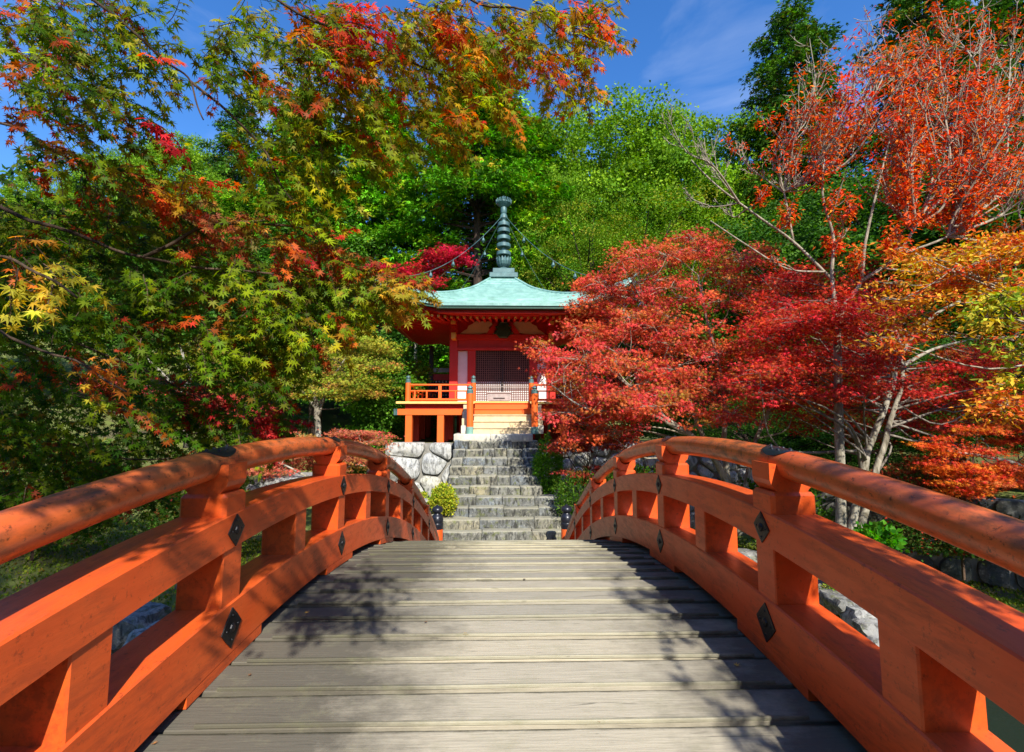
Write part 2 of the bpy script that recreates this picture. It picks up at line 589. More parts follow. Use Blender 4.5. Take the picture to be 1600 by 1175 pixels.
def pal(n, colors, weights=None, jitter=0.22):
    colors = np.array(colors, float)
    w = np.ones(len(colors)) if weights is None else np.array(weights, float)
    idx = rng.choice(len(colors), n, p=w / w.sum())
    c = colors[idx]
    # blend a little between neighbours in the palette, then vary brightness
    j = colors[rng.choice(len(colors), n, p=w / w.sum())]
    t = rng.random((n, 1)) * 0.12
    c = c * (1 - t) + j * t
    return np.clip(c * np.exp(rng.normal(0, jitter, (n, 1))), 0, 0.9)


CRIMSON = (0.50, 0.022, 0.022); SCARLET = (0.62, 0.05, 0.018); BRICK = (0.36, 0.04, 0.022); MAROON = (0.20, 0.014, 0.016)
ORANGE = (0.72, 0.16, 0.018); YELLOW = (0.74, 0.42, 0.03); LEMON = (0.55, 0.50, 0.04); OLIVE = (0.20, 0.20, 0.018)
YGREEN = (0.24, 0.36, 0.022); GREEN = (0.085, 0.20, 0.016); DGREEN = (0.035, 0.10, 0.012); BGREEN = (0.10, 0.30, 0.015)
PINK = (0.58, 0.06, 0.06); RUST = (0.46, 0.12, 0.05)


# ================================================================== LARGE STRUCTURE: terrain, water
def sstep(a, b, x):
    t = np.clip((x - a) / (b - a), 0, 1)
    return t * t * (3 - 2 * t)


def ground_h(x, y):
    x = np.asarray(x, float); y = np.asarray(y, float)
    h = np.full(np.broadcast(x, y).shape, -3.45)
    # stream bed crossing under the bridge
    bed = (1 - sstep(4.2, 6.6, np.abs(y - 2.6 + 0.10 * x)))
    h = h - 1.1 * bed
    far = 1 - bed
    # terrace for the hall
    ter = sstep(13.75, 14.05, y) * sstep(-5.2, -3.2, x) * (1 - sstep(6.5, 9.0, x))
    h = h + ter * 2.55
    # side slopes
    h = h + far * (1 - ter) * (0.36 * np.maximum(0, -x - 9.5) + 0.30 * np.maximum(0, x - 12))
    h = h + far * 0.33 * np.maximum(0, y - 23) * (1 - 0.0 * ter)
    h = h + (0.10 * np.sin(x * 0.9 + 1.3) * np.cos(y * 0.7) + 0.06 * np.sin(x * 2.1 + y * 1.7)) * far * (1 - ter)
    return h


def ground_mat():
    m, n, l, b = new_mat('mossy_ground')
    v = N_map(n, l)
    a = N_noise(n, l, v, 0.8, 9, 0.65)
    c = N_noise(n, l, v, 7.0, 9, 0.72)
    col = N_ramp(n, l, a, [(0.32, (0.10, 0.075, 0.045)), (0.48, (0.13, 0.15, 0.03)), (0.66, (0.17, 0.23, 0.035))])
    col = N_mix(n, l, N_ramp(n, l, c, [(0.52, (0, 0, 0)), (0.7, (1, 1, 1))]), col, (0.20, 0.14, 0.07))
    l.new(col, b.inputs['Base Color'])
    b.inputs['Roughness'].default_value = 0.95
    N_bump(n, l, c, 0.8, 0.05, b)
    return m


M['ground'] = ground_mat()
xs = np.concatenate([np.arange(-150, -20, 5.0), np.arange(-20, 20, 0.4), np.arange(20, 151, 5.0)])
ys = np.concatenate([np.arange(-60, -8, 4.0), np.arange(-8, 26, 0.35), np.arange(26, 240, 5.0)])
GX, GY = np.meshgrid(xs, ys)
GZ = ground_h(GX, GY)
far_fall = sstep(70, 120, GY)
GZ = np.minimum(GZ, 18 + 0 * GZ)
nx_, ny_ = len(xs), len(ys)
gv = np.stack([GX, GY, GZ], -1).reshape(-1, 3)
ii = (np.arange(ny_ - 1)[:, None] * nx_ + np.arange(nx_ - 1)[None]).ravel()
gf = np.stack([ii, ii + 1, ii + nx_ + 1, ii + nx_], 1)
gm = bpy.data.meshes.new('ground')
gm.from_pydata(gv.tolist(), [], gf.tolist())
g = link('ground', gm, M['ground'], smooth=True)
tag(g, kind='structure')

m, n, l, b = new_mat('stream_water')
b.inputs['Base Color'].default_value = (0.02, 0.03, 0.02, 1)
b.inputs['Roughness'].default_value = 0.06
N_bump(n, l, N_noise(n, l, N_map(n, l, (1, 1, 1)), 2.5, 4, 0.5), 0.15, 0.05, b)
wm = MB().add([(-40, -3, -4.1), (40, -10, -4.1), (40, 6.5, -4.1), (-40, 12, -4.1)], [(0, 1, 2, 3)])
tag(wm.build('stream_water', m), kind='structure')


# ================================================================== BRIDGE
YC = 2.86
def bz(y): return -(y - YC) ** 2 / 20.0
DECK0 = -1.12
POST_Y = [2.22 + 1.45 * k for k in range(-4, 5)]
Y0, Y1 = -3.95, 9.68
bridge = empty('arched_bridge', (0, YC, -3.5), 'steeply arched vermilion wooden bridge with plank deck crossing to the stone steps', 'bridge')
PW = 0.2015
k = 0
yy = 1.835 - PW * 28
cleat_ys = []
while yy < Y1 - 0.1:
    cleat_ys.append(yy)
    yy += PW
for y in cleat_ys:
    # plank between this cleat and the next; each one sits a touch differently
    j = random.uniform(-0.004, 0.004)
    t = random.uniform(-0.003, 0.003)
    za, zb = DECK0 + bz(y) + j, DECK0 + bz(y + PW) + j
    sag = random.uniform(-0.002, 0.002)
    ya, yb = y + 0.009, y + PW - 0.009
    secs = []
    for x in np.linspace(-1.46, 1.46, 7):
        o_ = t * x + sag * (1 - x * x)
        secs.append([(x, ya, za - 0.05), (x, ya, za - 0.004 + o_), (x, ya + 0.004, za + o_), (x, yb - 0.010, zb + o_), (x, yb, zb - 0.008 + o_), (x, yb, zb - 0.05)])
    MB().sweep(secs).build('deck_plank', M['plank'], bridge)
    xa, xb = -1.17 + random.uniform(-0.05, 0.05), 1.20 + random.uniform(-0.05, 0.05)
    cz = DECK0 + bz(y + 0.016)
    secs = []
    for x in np.linspace(xa, xb, 9):
        w = 0.003 * math.sin(x * 3 + y * 9) + random.uniform(-0.0015, 0.0015)
        secs.append([(x, y + 0.006 + w, cz + 0.001), (x, y + 0.007 + w, cz + 0.010), (x, y + 0.010 + w, cz + 0.014), (x, y + 0.019, cz + 0.013), (x, y + 0.022, cz + 0.010), (x, y + 0.023, cz + 0.001)])
    MB().sweep(secs).build('cleat', M['cleat'], bridge)


def rect_sec(x0, x1, z0, z1, y, c=0.007):
    b = 0.001
    return [(x0, y, z0 + b), (x0, y, z1 - c), (x0 + c, y, z1), (x1 - c, y, z1), (x1, y, z1 - c), (x1, y, z0 + b), (x1 - b, y, z0), (x0 + b, y, z0)]


def beam(name, x0, x1, z0, z1, ya, yb, mat, parent, step=0.12):
    n_ = max(2, int((yb - ya) / step))
    secs = [rect_sec(x0, x1, z0 + bz(y), z1 + bz(y), y) for y in np.linspace(ya, yb, n_)]
    return MB().sweep(secs).build(name, mat, parent, smooth_angle=30)


# girders below the deck, on timber piers
for x in (-1.3, 0.0, 1.3):
    beam('girder', x - 0.12, x + 0.12, -1.50, -1.185, Y0, Y1, M['beam'], bridge, 0.5)
for y in (-1.2, 2.9, 7.0):
    for x in (-1.15, 1.15):
        MB().lathe(x, y, [(0.14, -4.9), (0.14, -1.52 + bz(y))], 12).build('pier', M['beam'], bridge)
    MB().cbox(-1.6, 1.6, y - 0.12, y + 0.12, -1.79 + bz(y), -1.53 + bz(y)).build('pier_cap', M['beam'], bridge)

RAILX, RAILR, RAILZ = 1.36, 0.068, -0.205
for s in (-1, 1):
    lo, hi = (1.25, 1.47) if s > 0 else (-1.47, -1.25)
    beam('middle_beam', lo, hi, -0.588, -0.430, Y0, Y1, M['beam'], bridge)
    beam('lower_beam', lo, hi, -1.068, -0.838, Y0, Y1, M['beam'], bridge)
    li, hi_ = (1.258, 1.462) if s > 0 else (-1.462, -1.258)
    allp = [(y, True) for y in POST_Y] + [(y + 0.725, False) for y in POST_Y[:-1]] + [(POST_Y[-1] + 0.725, False)]
    for y, main in allp:
        h = 0.075
        zt, zb_ = [-0.580 + bz(yy) for yy in (y - h, y + h)], [-0.846 + bz(yy) for yy in (y - h, y + h)]
        c = 0.006
        sec = lambda z0, z1, z2, z3: None
        vs = []
        for (z_a, z_b) in ((zb_[0], zb_[1]), (zt[0], zt[1])):
            vs.append([(li + c, y - h, z_a), (hi_ - c, y - h, z_a), (hi_, y - h + c, z_a), (hi_, y + h - c, z_b), (hi_ - c, y + h, z_b), (li + c, y + h, z_b), (li, y + h - c, z_b), (li, y - h + c, z_a)])
        MB().sweep(vs).build('post' if main else 'strut', M['beam'], bridge)
        if not main: continue
        cz = bz(y)
        # foot block filling the gap to the deck
        beam('spacer_block', lo + 0.0015, hi - 0.0015, -1.117, -1.064, y - 0.28, y + 0.28, M['beam'], bridge)
        # saddle block and the cradle that holds the handrail
        MB().cbox(lo + 0.004, hi - 0.004, y - 0.090, y + 0.090, -0.452 + cz, -0.335 + cz, 0.016).build('saddle_block', M['beam'], bridge, smooth_angle=20)
        # cradle: narrow waist flaring up to two cheeks with a round seat between them
        xm = (lo + hi) / 2
        prof = []
        for a in np.linspace(0, math.pi, 9):
            prof.append((xm + 0.070 * math.cos(a), RAILZ - 0.070 * math.sin(a)))
        outer = [(xm - 0.105, RAILZ + 0.004), (xm - 0.105, RAILZ - 0.075), (xm - 0.098, RAILZ - 0.098), (xm - 0.080, RAILZ - 0.118), (xm - 0.068, RAILZ - 0.134),
                 (xm + 0.068, RAILZ - 0.134), (xm + 0.080, RAILZ - 0.118), (xm + 0.098, RAILZ - 0.098), (xm + 0.105, RAILZ - 0.075), (xm + 0.105, RAILZ + 0.004)]
        ring = prof + outer
        d = 0.075
        mb = MB()
        A = [(px_, y - d, pz_ + cz) for px_, pz_ in ring]
        B = [(px_, y + d, pz_ + cz) for px_, pz_ in ring]
        nr = len(ring)
        mb.add(A + B, [(i, (i + 1) % nr, nr + (i + 1) % nr, nr + i) for i in range(nr)])
        # end faces as quads between seat and outline
        for base, fl in ((0, 1), (nr, 0)):
            inner = list(range(0, 9))
            outl = list(range(9, 19))
            outl_r = outl[::-1]
            # walk both from +x to -x
            seq = []
            for i in range(8):
                o1 = outl_r[min(9, int(round(i * 9 / 8)))]
                o2 = outl_r[min(9, int(round((i + 1) * 9 / 8)))]
                f_ = [inner[i], inner[i + 1], o2, o1]
                if o2 - o1 == -2:
                    f_ = [inner[i], inner[i + 1], o2, o2 + 1, o1]
                f_ = [base + q for q in f_]
                seq.append(tuple(f_ if fl else f_[::-1]))
            mb.f.extend(seq)
        mb.build('rail_cradle', M['beam'], bridge)
        # hammered iron lozenges nailed over the joints
        for z_c, hh, ww in ((-0.512, 0.074, 0.066), (-0.952, 0.090, 0.078)):
            xf = (1.25 if s > 0 else -1.25)
            sl = (bz(y + 0.05) - bz(y - 0.05)) / 0.1
            pts_o = [(0, hh), (0.30 * ww, 0.42 * hh), (ww, 0), (0.30 * ww, -0.42 * hh), (0, -hh), (-0.30 * ww, -0.42 * hh), (-ww, 0), (-0.30 * ww, 0.42 * hh)]
            pts_o = [(0, hh), (0.52 * ww, 0.52 * hh), (ww, 0), (0.52 * ww, -0.52 * hh), (0, -hh), (-0.52 * ww, -0.52 * hh), (-ww, 0), (-0.52 * ww, 0.52 * hh)]
            mb = MB()
            base_, top_, mid_ = [], [], []
            for a_, b_ in pts_o:
                Y_, Z_ = y + a_ * 0.98, z_c + cz + b_ + sl * a_
                base_.append((xf - s * -0.001, Y_, Z_))
                mid_.append((xf - s * 0.005, Y_, Z_))
                top_.append((xf - s * 0.0065, y + a_ * 0.80, z_c + cz + b_ * 0.80 + sl * a_ * 0.8))
            mb.sweep([base_, mid_, top_])
            pl = mb.build('lozenge_plate', M['iron'], bridge)
            nb = MB().tube([(xf - s * 0.006, y, z_c + cz), (xf - s * 0.012, y, z_c + cz), (xf - s * 0.017, y, z_c + cz)], [0.021, 0.018, 0.006], 8)
            for a_, b_ in ((0.55, 0), (-0.55, 0), (0, 0.6), (0, -0.6)):
                Y_, Z_ = y + a_ * ww, z_c + cz + b_ * hh + sl * a_ * ww
                nb.tube([(xf - s * 0.006, Y_, Z_), (xf - s * 0.010, Y_, Z_)], [0.006, 0.004], 6)
            nb.build('nail_head', M['iron'], pl)['kind'] = 'stuff'
        # iron strap cap over the handrail joint
        mb = MB()
        secs = []
        for t_ in np.linspace(-1, 1, 11):
            half = 1.02 * math.sqrt(max(0.0, 1 - t_ * t_)) + 0.03
            Y_ = y + t_ * 0.105
            row = []
            for a in np.linspace(-half, half, 9):
                row.append((s * RAILX + math.sin(a) * (RAILR + 0.004), Y_, RAILZ + bz(Y_) + math.cos(a) * (RAILR + 0.004)))
            for a in np.linspace(half, -half, 9):
                row.append((s * RAILX + math.sin(a) * (RAILR - 0.004), Y_, RAILZ + bz(Y_) + math.cos(a) * (RAILR - 0.004)))
            secs.append(row)
        cap = mb.sweep(secs).build('rail_cap', M['lacquer'], bridge, smooth_angle=40)
        rb = MB()
        for t_ in (-0.75, -0.25, 0.25, 0.75):
            for a in ((0,) if abs(t_) > 0.5 else (-0.42, 0.42)):
                Y_ = y + t_ * 0.105
                c0 = Vector((s * RAILX + math.sin(a) * (RAILR + 0.003), Y_, RAILZ + bz(Y_) + math.cos(a) * (RAILR + 0.003)))
                u_ = Vector((math.sin(a), 0, math.cos(a)))
                rb.tube([c0, c0 + u_ * 0.005, c0 + u_ * 0.009], [0.008, 0.007, 0.002], 8)
        rb.build('rivet', M['lacquer'], cap)['kind'] = 'stuff'
    # handrail, one round timber per bay
    ends = [Y0] + POST_Y + [Y1]
    for ya, yb in zip(ends[:-1], ends[1:]):
        secs = []
        for y in np.linspace(ya + 0.0015, yb - 0.0015, 13):
            dz = -(y - YC) / 10.0
            nrm = Vector((0, -dz, 1)).normalized()
            secs.append([(s * RAILX + RAILR * math.cos(a), y + nrm.y * RAILR * math.sin(a) * 0, RAILZ + bz(y) + RAILR * math.sqrt(1 + dz * dz) * math.sin(a)) for a in [2 * math.pi * q / 28 for q in range(28)]])
        MB().sweep(secs).build('handrail', M['rail'], bridge, smooth_angle=40)
    # newel posts at both ends
    for y in (9.80, 2 * YC - 9.80):
        zt = -2.35
        nw = MB().lathe(s * 1.36, y, [(0.118, -3.9), (0.120, zt - 0.02), (0.112, zt)], 24).build('newel_post', M['beam'], bridge, smooth_angle=40)
        pf = [(0.122, zt + 0.002), (0.126, zt + 0.02), (0.122, zt + 0.045), (0.128, zt + 0.06), (0.128, zt + 0.11), (0.121, zt + 0.125), (0.127, zt + 0.14), (0.126, zt + 0.20), (0.118, zt + 0.225),
              (0.122, zt + 0.235), (0.105, zt + 0.275), (0.080, zt + 0.295), (0.072, zt + 0.315), (0.085, zt + 0.33), (0.108, zt + 0.355), (0.118, zt + 0.385), (0.108, zt + 0.42), (0.080, zt + 0.45), (0.040, zt + 0.468), (0.014, zt + 0.485), (0.003, zt + 0.50)]
        MB().lathe(s * 1.36, y, pf, 24).build('finial', M['lacquer'], nw, smooth_angle=35)


# ================================================================== STONE STEPS
def rough_box(x0, x1, y0, y1, z0, z1, amp=0.012, cuts=3, rnd=0.02, seed=0.0):
    bm = bmesh.new()
    bmesh.ops.create_cube(bm, size=1)
    bmesh.ops.bevel(bm, geom=list(bm.edges), offset=0.08, segments=1, affect='EDGES')
    bmesh.ops.subdivide_edges(bm, edges=[e for e in bm.edges if e.calc_length() > 0.5], cuts=cuts, use_grid_fill=True)
    d = Vector((x1 - x0, y1 - y0, z1 - z0))
    c0 = Vector(((x0 + x1) / 2, (y0 + y1) / 2, (z0 + z1) / 2))
    for v in bm.verts:
        q = v.co.copy()
        # bevelled corner kept at an absolute size
        for i in range(3):
            a = abs(q[i])
            if 0.40 < a < 0.4999:
                q[i] = math.copysign(0.5 - min(0.3, rnd / d[i]), q[i])
        w = Vector((c0.x + q.x * d.x, c0.y + q.y * d.y, c0.z + q.z * d.z))
        nn = Vector(mnoise.noise_vector(w * 6 + Vector((seed, seed * 2, 0))))
        w += nn * amp
        v.co = w
    bm.normal_update()
    bm.verts.index_update()
    mb = MB()
    mb.add([v.co[:] for v in bm.verts], [[v.index for v in f.verts] for f in bm.faces])
    bm.free()
    return mb


stairs = empty('stone_steps', (0, 11.5, -3.5), 'worn stone steps climbing from the bridge end to the red hall', 'stairs')
RISE, RUN = 0.214, 0.278
for i in range(-3, 10):
    zt = -2.64 + RISE * i
    yf = 10.70 + RUN * i
    if i < 4: xl, xr = -1.52, 1.75
    else: xl, xr = -1.44 + 0.012 * (i - 4), 1.02
    nst = 3 if i < 2 else (4 if i < 5 else 6)
    if i == 9: zt = -0.70
    cuts = np.linspace(xl, xr, nst + 1)
    cuts[1:-1] += rng.uniform(-0.13, 0.13, nst - 1)
    for a, b_ in zip(cuts[:-1], cuts[1:]):
        dz = rng.uniform(-0.018, 0.018)
        dy = rng.uniform(-0.035, 0.03)
        o = rough_box(a + 0.002, b_ - 0.002, yf + dy, yf + RUN + 0.16, zt - RISE - 0.05, zt + dz, 0.022, 3, 0.024, i * 3.3 + a).build('stone', M['stair_stone'], stairs, smooth_angle=50)
# pale landing slabs under the wooden stair
for a, b_ in ((-1.40, -0.35), (-0.35, 0.88)):
    rough_box(a + 0.003, b_ - 0.003, 13.20, 14.2, -0.74, -0.52, 0.004, 2, 0.012).build('landing_slab', M['top_stone'], stairs, smooth_angle=50)


# ================================================================== BOULDER WALLS (irregular stones fitted together)
def clip_poly(poly, px_, py_, nx0, ny0):
    out = []
    for i in range(len(poly)):
        a, b_ = poly[i], poly[(i + 1) % len(poly)]
        da = (a[0] - px_) * nx0 + (a[1] - py_) * ny0
        db = (b_[0] - px_) * nx0 + (b_[1] - py_) * ny0
        if da <= 0: out.append(a)
        if (da < 0 < db) or (db < 0 < da):
            t = da / (da - db)
            out.append((a[0] + (b_[0] - a[0]) * t, a[1] + (b_[1] - a[1]) * t))
    return out


def voronoi_cells(seeds, bounds):
    u0, u1, v0, v1 = bounds
    cells = []
    for i, s_ in enumerate(seeds):
        poly = [(u0, v0), (u1, v0), (u1, v1), (u0, v1)]
        for j, t_ in enumerate(seeds):
            if i == j: continue
            dx, dy = t_[0] - s_[0], t_[1] - s_[1]
            if dx * dx + dy * dy > 9: continue
            poly = clip_poly(poly, (s_[0] + t_[0]) / 2, (s_[1] + t_[1]) / 2, dx, dy)
            if len(poly) < 3: break
        cells.append(poly)
    return cells


def boulder_wall(name, label, origin, udir, length, height, seeds, material, depth=0.30, bulge=0.11, gap=0.02, group=None):
    root = empty(name, origin, label, 'wall', group)
    ud = Vector(udir).normalized()
    nd = ud.cross(Vector((0, 0, 1)))   # outward, towards the viewer
    O = Vector(origin)
    W = lambda u, v, d: tuple(O + ud * u + Vector((0, 0, v)) + nd * d)
    for poly in voronoi_cells(seeds, (0, length, 0, height)):
        if len(poly) < 3: continue
        # resample outline, round its corners
        cx = sum(p[0] for p in poly) / len(poly)
        cy = sum(p[1] for p in poly) / len(poly)
        pts = []
        for i in range(len(poly)):
            a, b_ = poly[i], poly[(i + 1) % len(poly)]
            L_ = math.hypot(b_[0] - a[0], b_[1] - a[1])
            k_ = max(1, int(L_ / 0.09))
            for q in range(k_):
                pts.append((a[0] + (b_[0] - a[0]) * q / k_, a[1] + (b_[1] - a[1]) * q / k_))
        for _ in range(2):
            pts = [((pts[i - 1][0] + 2 * pts[i][0] + pts[(i + 1) % len(pts)][0]) / 4, (pts[i - 1][1] + 2 * pts[i][1] + pts[(i + 1) % len(pts)][1]) / 4) for i in range(len(pts))]
        rad = min(math.hypot(p[0] - cx, p[1] - cy) for p in pts)
        if rad < 0.03: continue
        seed = random.uniform(0, 50)
        k1 = 1 - gap / rad
        secs = []
        bl = bulge * min(1.0, rad / 0.25) * random.uniform(0.75, 1.25)
        tx, ty = random.uniform(-0.3, 0.3), random.uniform(-0.2, 0.3)
        for sc_, d_ in ((k1, -depth), (k1, -0.02), (k1 * 0.96, 0.03 + bl * 0.25), (k1 * 0.80, bl * 0.75), (k1 * 0.5, bl), (k1 * 0.2, bl * 1.04)):
            row = []
            for p in pts:
                u, v = cx + (p[0] - cx) * sc_, cy + (p[1] - cy) * sc_
                nn = mnoise.noise(Vector((u * 3.1 + seed, v * 3.1, seed))) * 0.06 + mnoise.noise(Vector((u * 9 + seed, v * 9, 0))) * 0.025
                dd = d_ + (nn + (u - cx) * tx * 0.5 + (v - cy) * ty * -0.5 if d_ > 0 else 0)
                row.append(W(u, v, dd))
            secs.append(row)
        MB().sweep(secs).build('boulder', material, root, smooth_angle=45)
    # earth and small fill stones behind the joints
    mb = MB()
    mb.add([W(0, 0, -depth), W(length, 0, -depth), W(length, height - 0.04, -depth), W(0, height - 0.04, -depth), W(0, 0, -0.05), W(length, 0, -0.05), W(length, height - 0.06, -0.05), W(0, height - 0.06, -0.05)],
           [(0, 1, 2, 3), (4, 7, 6, 5), (0, 4, 5, 1), (3, 2, 6, 7), (0, 3, 7, 4), (1, 5, 6, 2)])
    mb.build('wall_core', M['mortar'], root)
    return root


# left of the steps: photograph positions of the visible boulders
def uv(px_, py_, Y=13.7):
    p = at(px_, py_, Y)
    return (p[0] - (-3.48), p[2] - (-3.6))


seedsL = [uv(640, 697), uv(694, 700), uv(636, 732), uv(680, 728), uv(676, 758), uv(650, 775), uv(704, 745), uv(708, 775), uv(622, 765),
          uv(640, 800), uv(690, 800), uv(620, 830), uv(670, 830), uv(712, 815)]
boulder_wall('boulder_wall', 'pale dry-laid boulder wall to the left of the stone steps', (-3.48, 13.72, -3.6), (1, 0, 0), 2.02, 2.83, seedsL, M['boulder'], bulge=0.13)
seedsR = [(random.uniform(0, 0.35) + 0.55 * i, random.uniform(0.0, 0.25) + 0.42 * j) for i in range(13) for j in range(7)]
boulder_wall('boulder_wall', 'grey boulder wall behind the bushes, right of the stone steps', (1.06, 13.72, -3.6), (1, 0, 0), 6.6, 2.83, seedsR, M['boulder'])
seedsW = [(random.uniform(0, 0.3) + 0.62 * i + 0.3 * (j % 2), random.uniform(0.0, 0.2) + 0.5 * j) for i in range(16) for j in range(6)]
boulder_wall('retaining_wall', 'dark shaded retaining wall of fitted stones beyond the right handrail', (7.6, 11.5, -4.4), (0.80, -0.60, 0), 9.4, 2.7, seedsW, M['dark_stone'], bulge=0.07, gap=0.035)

# ================================================================== HALL
HX, HY = 0.0, 17.9          # centre of the square hall
hall = empty('temple_hall', (HX, HY, -0.75), 'red wooden hall with green copper pyramid roof and bronze spire above the steps', 'temple')
FL = 0.45                    # floor
WF = 16.0                    # front wall plane
HB = 1.9

# balcony floor with pale yellow edge boards
MB().box(-3.3, 3.3, 14.54, 21.2, FL - 0.06, FL).build('floor', M['shrine_o'], hall)
for x0, x1 in ((-3.36, -0.95), (0.95, 3.36)):
    MB().cbox(x0, x1, 14.44, 14.56, FL - 0.065, FL + 0.01).build('edge_board', M['yellowwood'], hall)
MB().cbox(-0.95, 0.95, 14.44, 14.56, FL - 0.065, FL + 0.01).build('edge_board', M['yellowwood'], hall)
MB().cbox(-3.36, -3.26, 14.56, 21.2, FL - 0.065, FL + 0.01).build('edge_board', M['yellowwood'], hall)
MB().cbox(3.26, 3.36, 14.56, 21.2, FL - 0.065, FL + 0.01).build('edge_board', M['yellowwood'], hall)
MB().box(-3.1, 3.1, 14.62, 14.76, FL - 0.22, FL - 0.064).build('joist_beam', M['shrine'], hall)
for s in (-1, 1):
    MB().cbox(min(s * 0.9, s * 3.34), max(s * 0.9, s * 3.34), 14.60, 14.80, FL - 0.42, FL - 0.225).build('cross_beam', M['shrine_o'], hall)
    MB().cbox(min(s * 3.335, s * 3.46), max(s * 3.335, s * 3.46), 14.595, 14.805, FL - 0.425, FL - 0.22).build('beam_end_cap', M['bronze'], hall)
    for yk in range(6):
        y = 14.7 + yk * 1.25
        for x in ((2.98, 1.97) if yk in (0, 1, 5) else (2.98,)):
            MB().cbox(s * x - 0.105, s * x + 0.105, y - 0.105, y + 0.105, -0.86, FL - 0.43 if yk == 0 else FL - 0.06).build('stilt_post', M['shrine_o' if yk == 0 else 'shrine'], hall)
    # slatted wall below the floor, seen through the stilts
    for q in range(9):
        MB().box(s * 2.0 - 0.05, s * 2.0 + 0.05, 15.9 + q * 0.34, 16.06 + q * 0.34, -0.8, FL - 0.06).build('under_slat', M['shrine'], hall)
    for q in range(3):
        MB().box(s * (1.05 + q * 0.36) - 0.08, s * (1.05 + q * 0.36) + 0.08, 15.75, 15.85, -0.8, FL - 0.06).build('under_slat', M['shrine'], hall)


def bal_post(x, y, z0, z1, r=0.085, mat='shrine_o', base=False):
    p = MB().lathe(x, y, [(r, z0), (r, z1)], 16).build('railing_post', M[mat], hall, smooth_angle=40)
    MB().lathe(x, y, [(r * 1.04, z1), (r * 1.06, z1 + 0.03), (r * 0.96, z1 + 0.04), (r * 1.04, z1 + 0.055), (r * 0.98, z1 + 0.11), (r * 0.6, z1 + 0.125), (r * 0.62, z1 + 0.14), (r * 0.95, z1 + 0.165),
                      (r * 0.85, z1 + 0.20), (r * 0.35, z1 + 0.225), (0.004, z1 + 0.25)], 16).build('finial', M['bronze'], p, smooth_angle=40)
    if base:
        MB().lathe(x, y, [(r * 1.08, z0), (r * 1.08, z0 + 0.20), (r * 1.02, z0 + 0.205)], 16).build('base_sleeve', M['verdigris'], p, smooth_angle=40)
    return p


for s in (-1, 1):
    bal_post(s * 3.02, 14.62, FL, 1.06, 0.085)
    bal_post(s * 0.93, 14.62, FL, 1.06, 0.078)
    bal_post(s * 0.95, 13.42, -0.52, 0.66, 0.098, base=True)
    for z, r_ in ((0.995, 0.032), (0.80, 0.026), (0.52, 0.04)):
        MB().tube([(s * 0.97, 14.62, z), (s * 3.02, 14.62, z)], r_, 8).build('railing', M['shrine_o'], hall, smooth_angle=40)
        MB().tube([(s * 3.02, 14.68, z), (s * 3.02, 21.0, z)], r_, 8).build('railing', M['shrine_o'], hall, smooth_angle=40)
    for q, x in enumerate((1.15, 1.50, 2.0, 2.42, 2.80)):
        w = 0.05 if q == 2 else 0.022
        MB().cbox(s * x - w, s * x + w, 14.59, 14.65, 0.53, 0.98 if q == 2 else 0.80, 0.004).build('railing_upright', M['shrine_o'], hall)
    for q in range(7):
        MB().cbox(s * 3.02 - 0.03, s * 3.02 + 0.03, 15.5 + q * 0.85, 15.56 + q * 0.85, 0.53, 0.98, 0.004).build('railing_upright', M['shrine_o'], hall)
    # sloping rail beside the wooden stair
    MB().tube([(s * 0.95, 13.42, 0.46), (s * 0.94, 14.60, 0.97)], 0.035, 8).build('stair_rail', M['shrine_o'], hall, smooth_angle=40)
    # stepped cream string boards
    for q in range(4):
        xa, xb = s * (1.02), s * (1.02 + 0.20)
        MB().cbox(min(xa, xb), max(xa, xb), 13.55 + q * 0.24, 13.80 + q * 0.24, -0.52, -0.28 + q * 0.21).build('string_block', M['palewood' if q % 2 else 'top_stone'], hall)
# wooden stair
for q in range(5):
    zt = -0.52 + (q + 1) * 0.188
    y0_ = 13.42 + q * 0.215
    MB().box(-0.86, 0.86, y0_ + 0.03, 14.45, zt - 0.188 + 0.001, zt - 0.035).build('stair_riser', M['palewood' if q < 3 else 'shrine_o'], hall)
    MB().cbox(-0.88, 0.88, y0_, 14.455, zt - 0.034, zt, 0.006).build('stair_tread', M['palewood' if q < 3 else 'shrine_o'], hall)

# front wall
def wbox(name, x0, x1, z0, z1, y0, y1, mat, chamf=0.01):
    return MB().cbox(x0, x1, y0, y1, z0, z1, chamf).build(name, M[mat], hall)


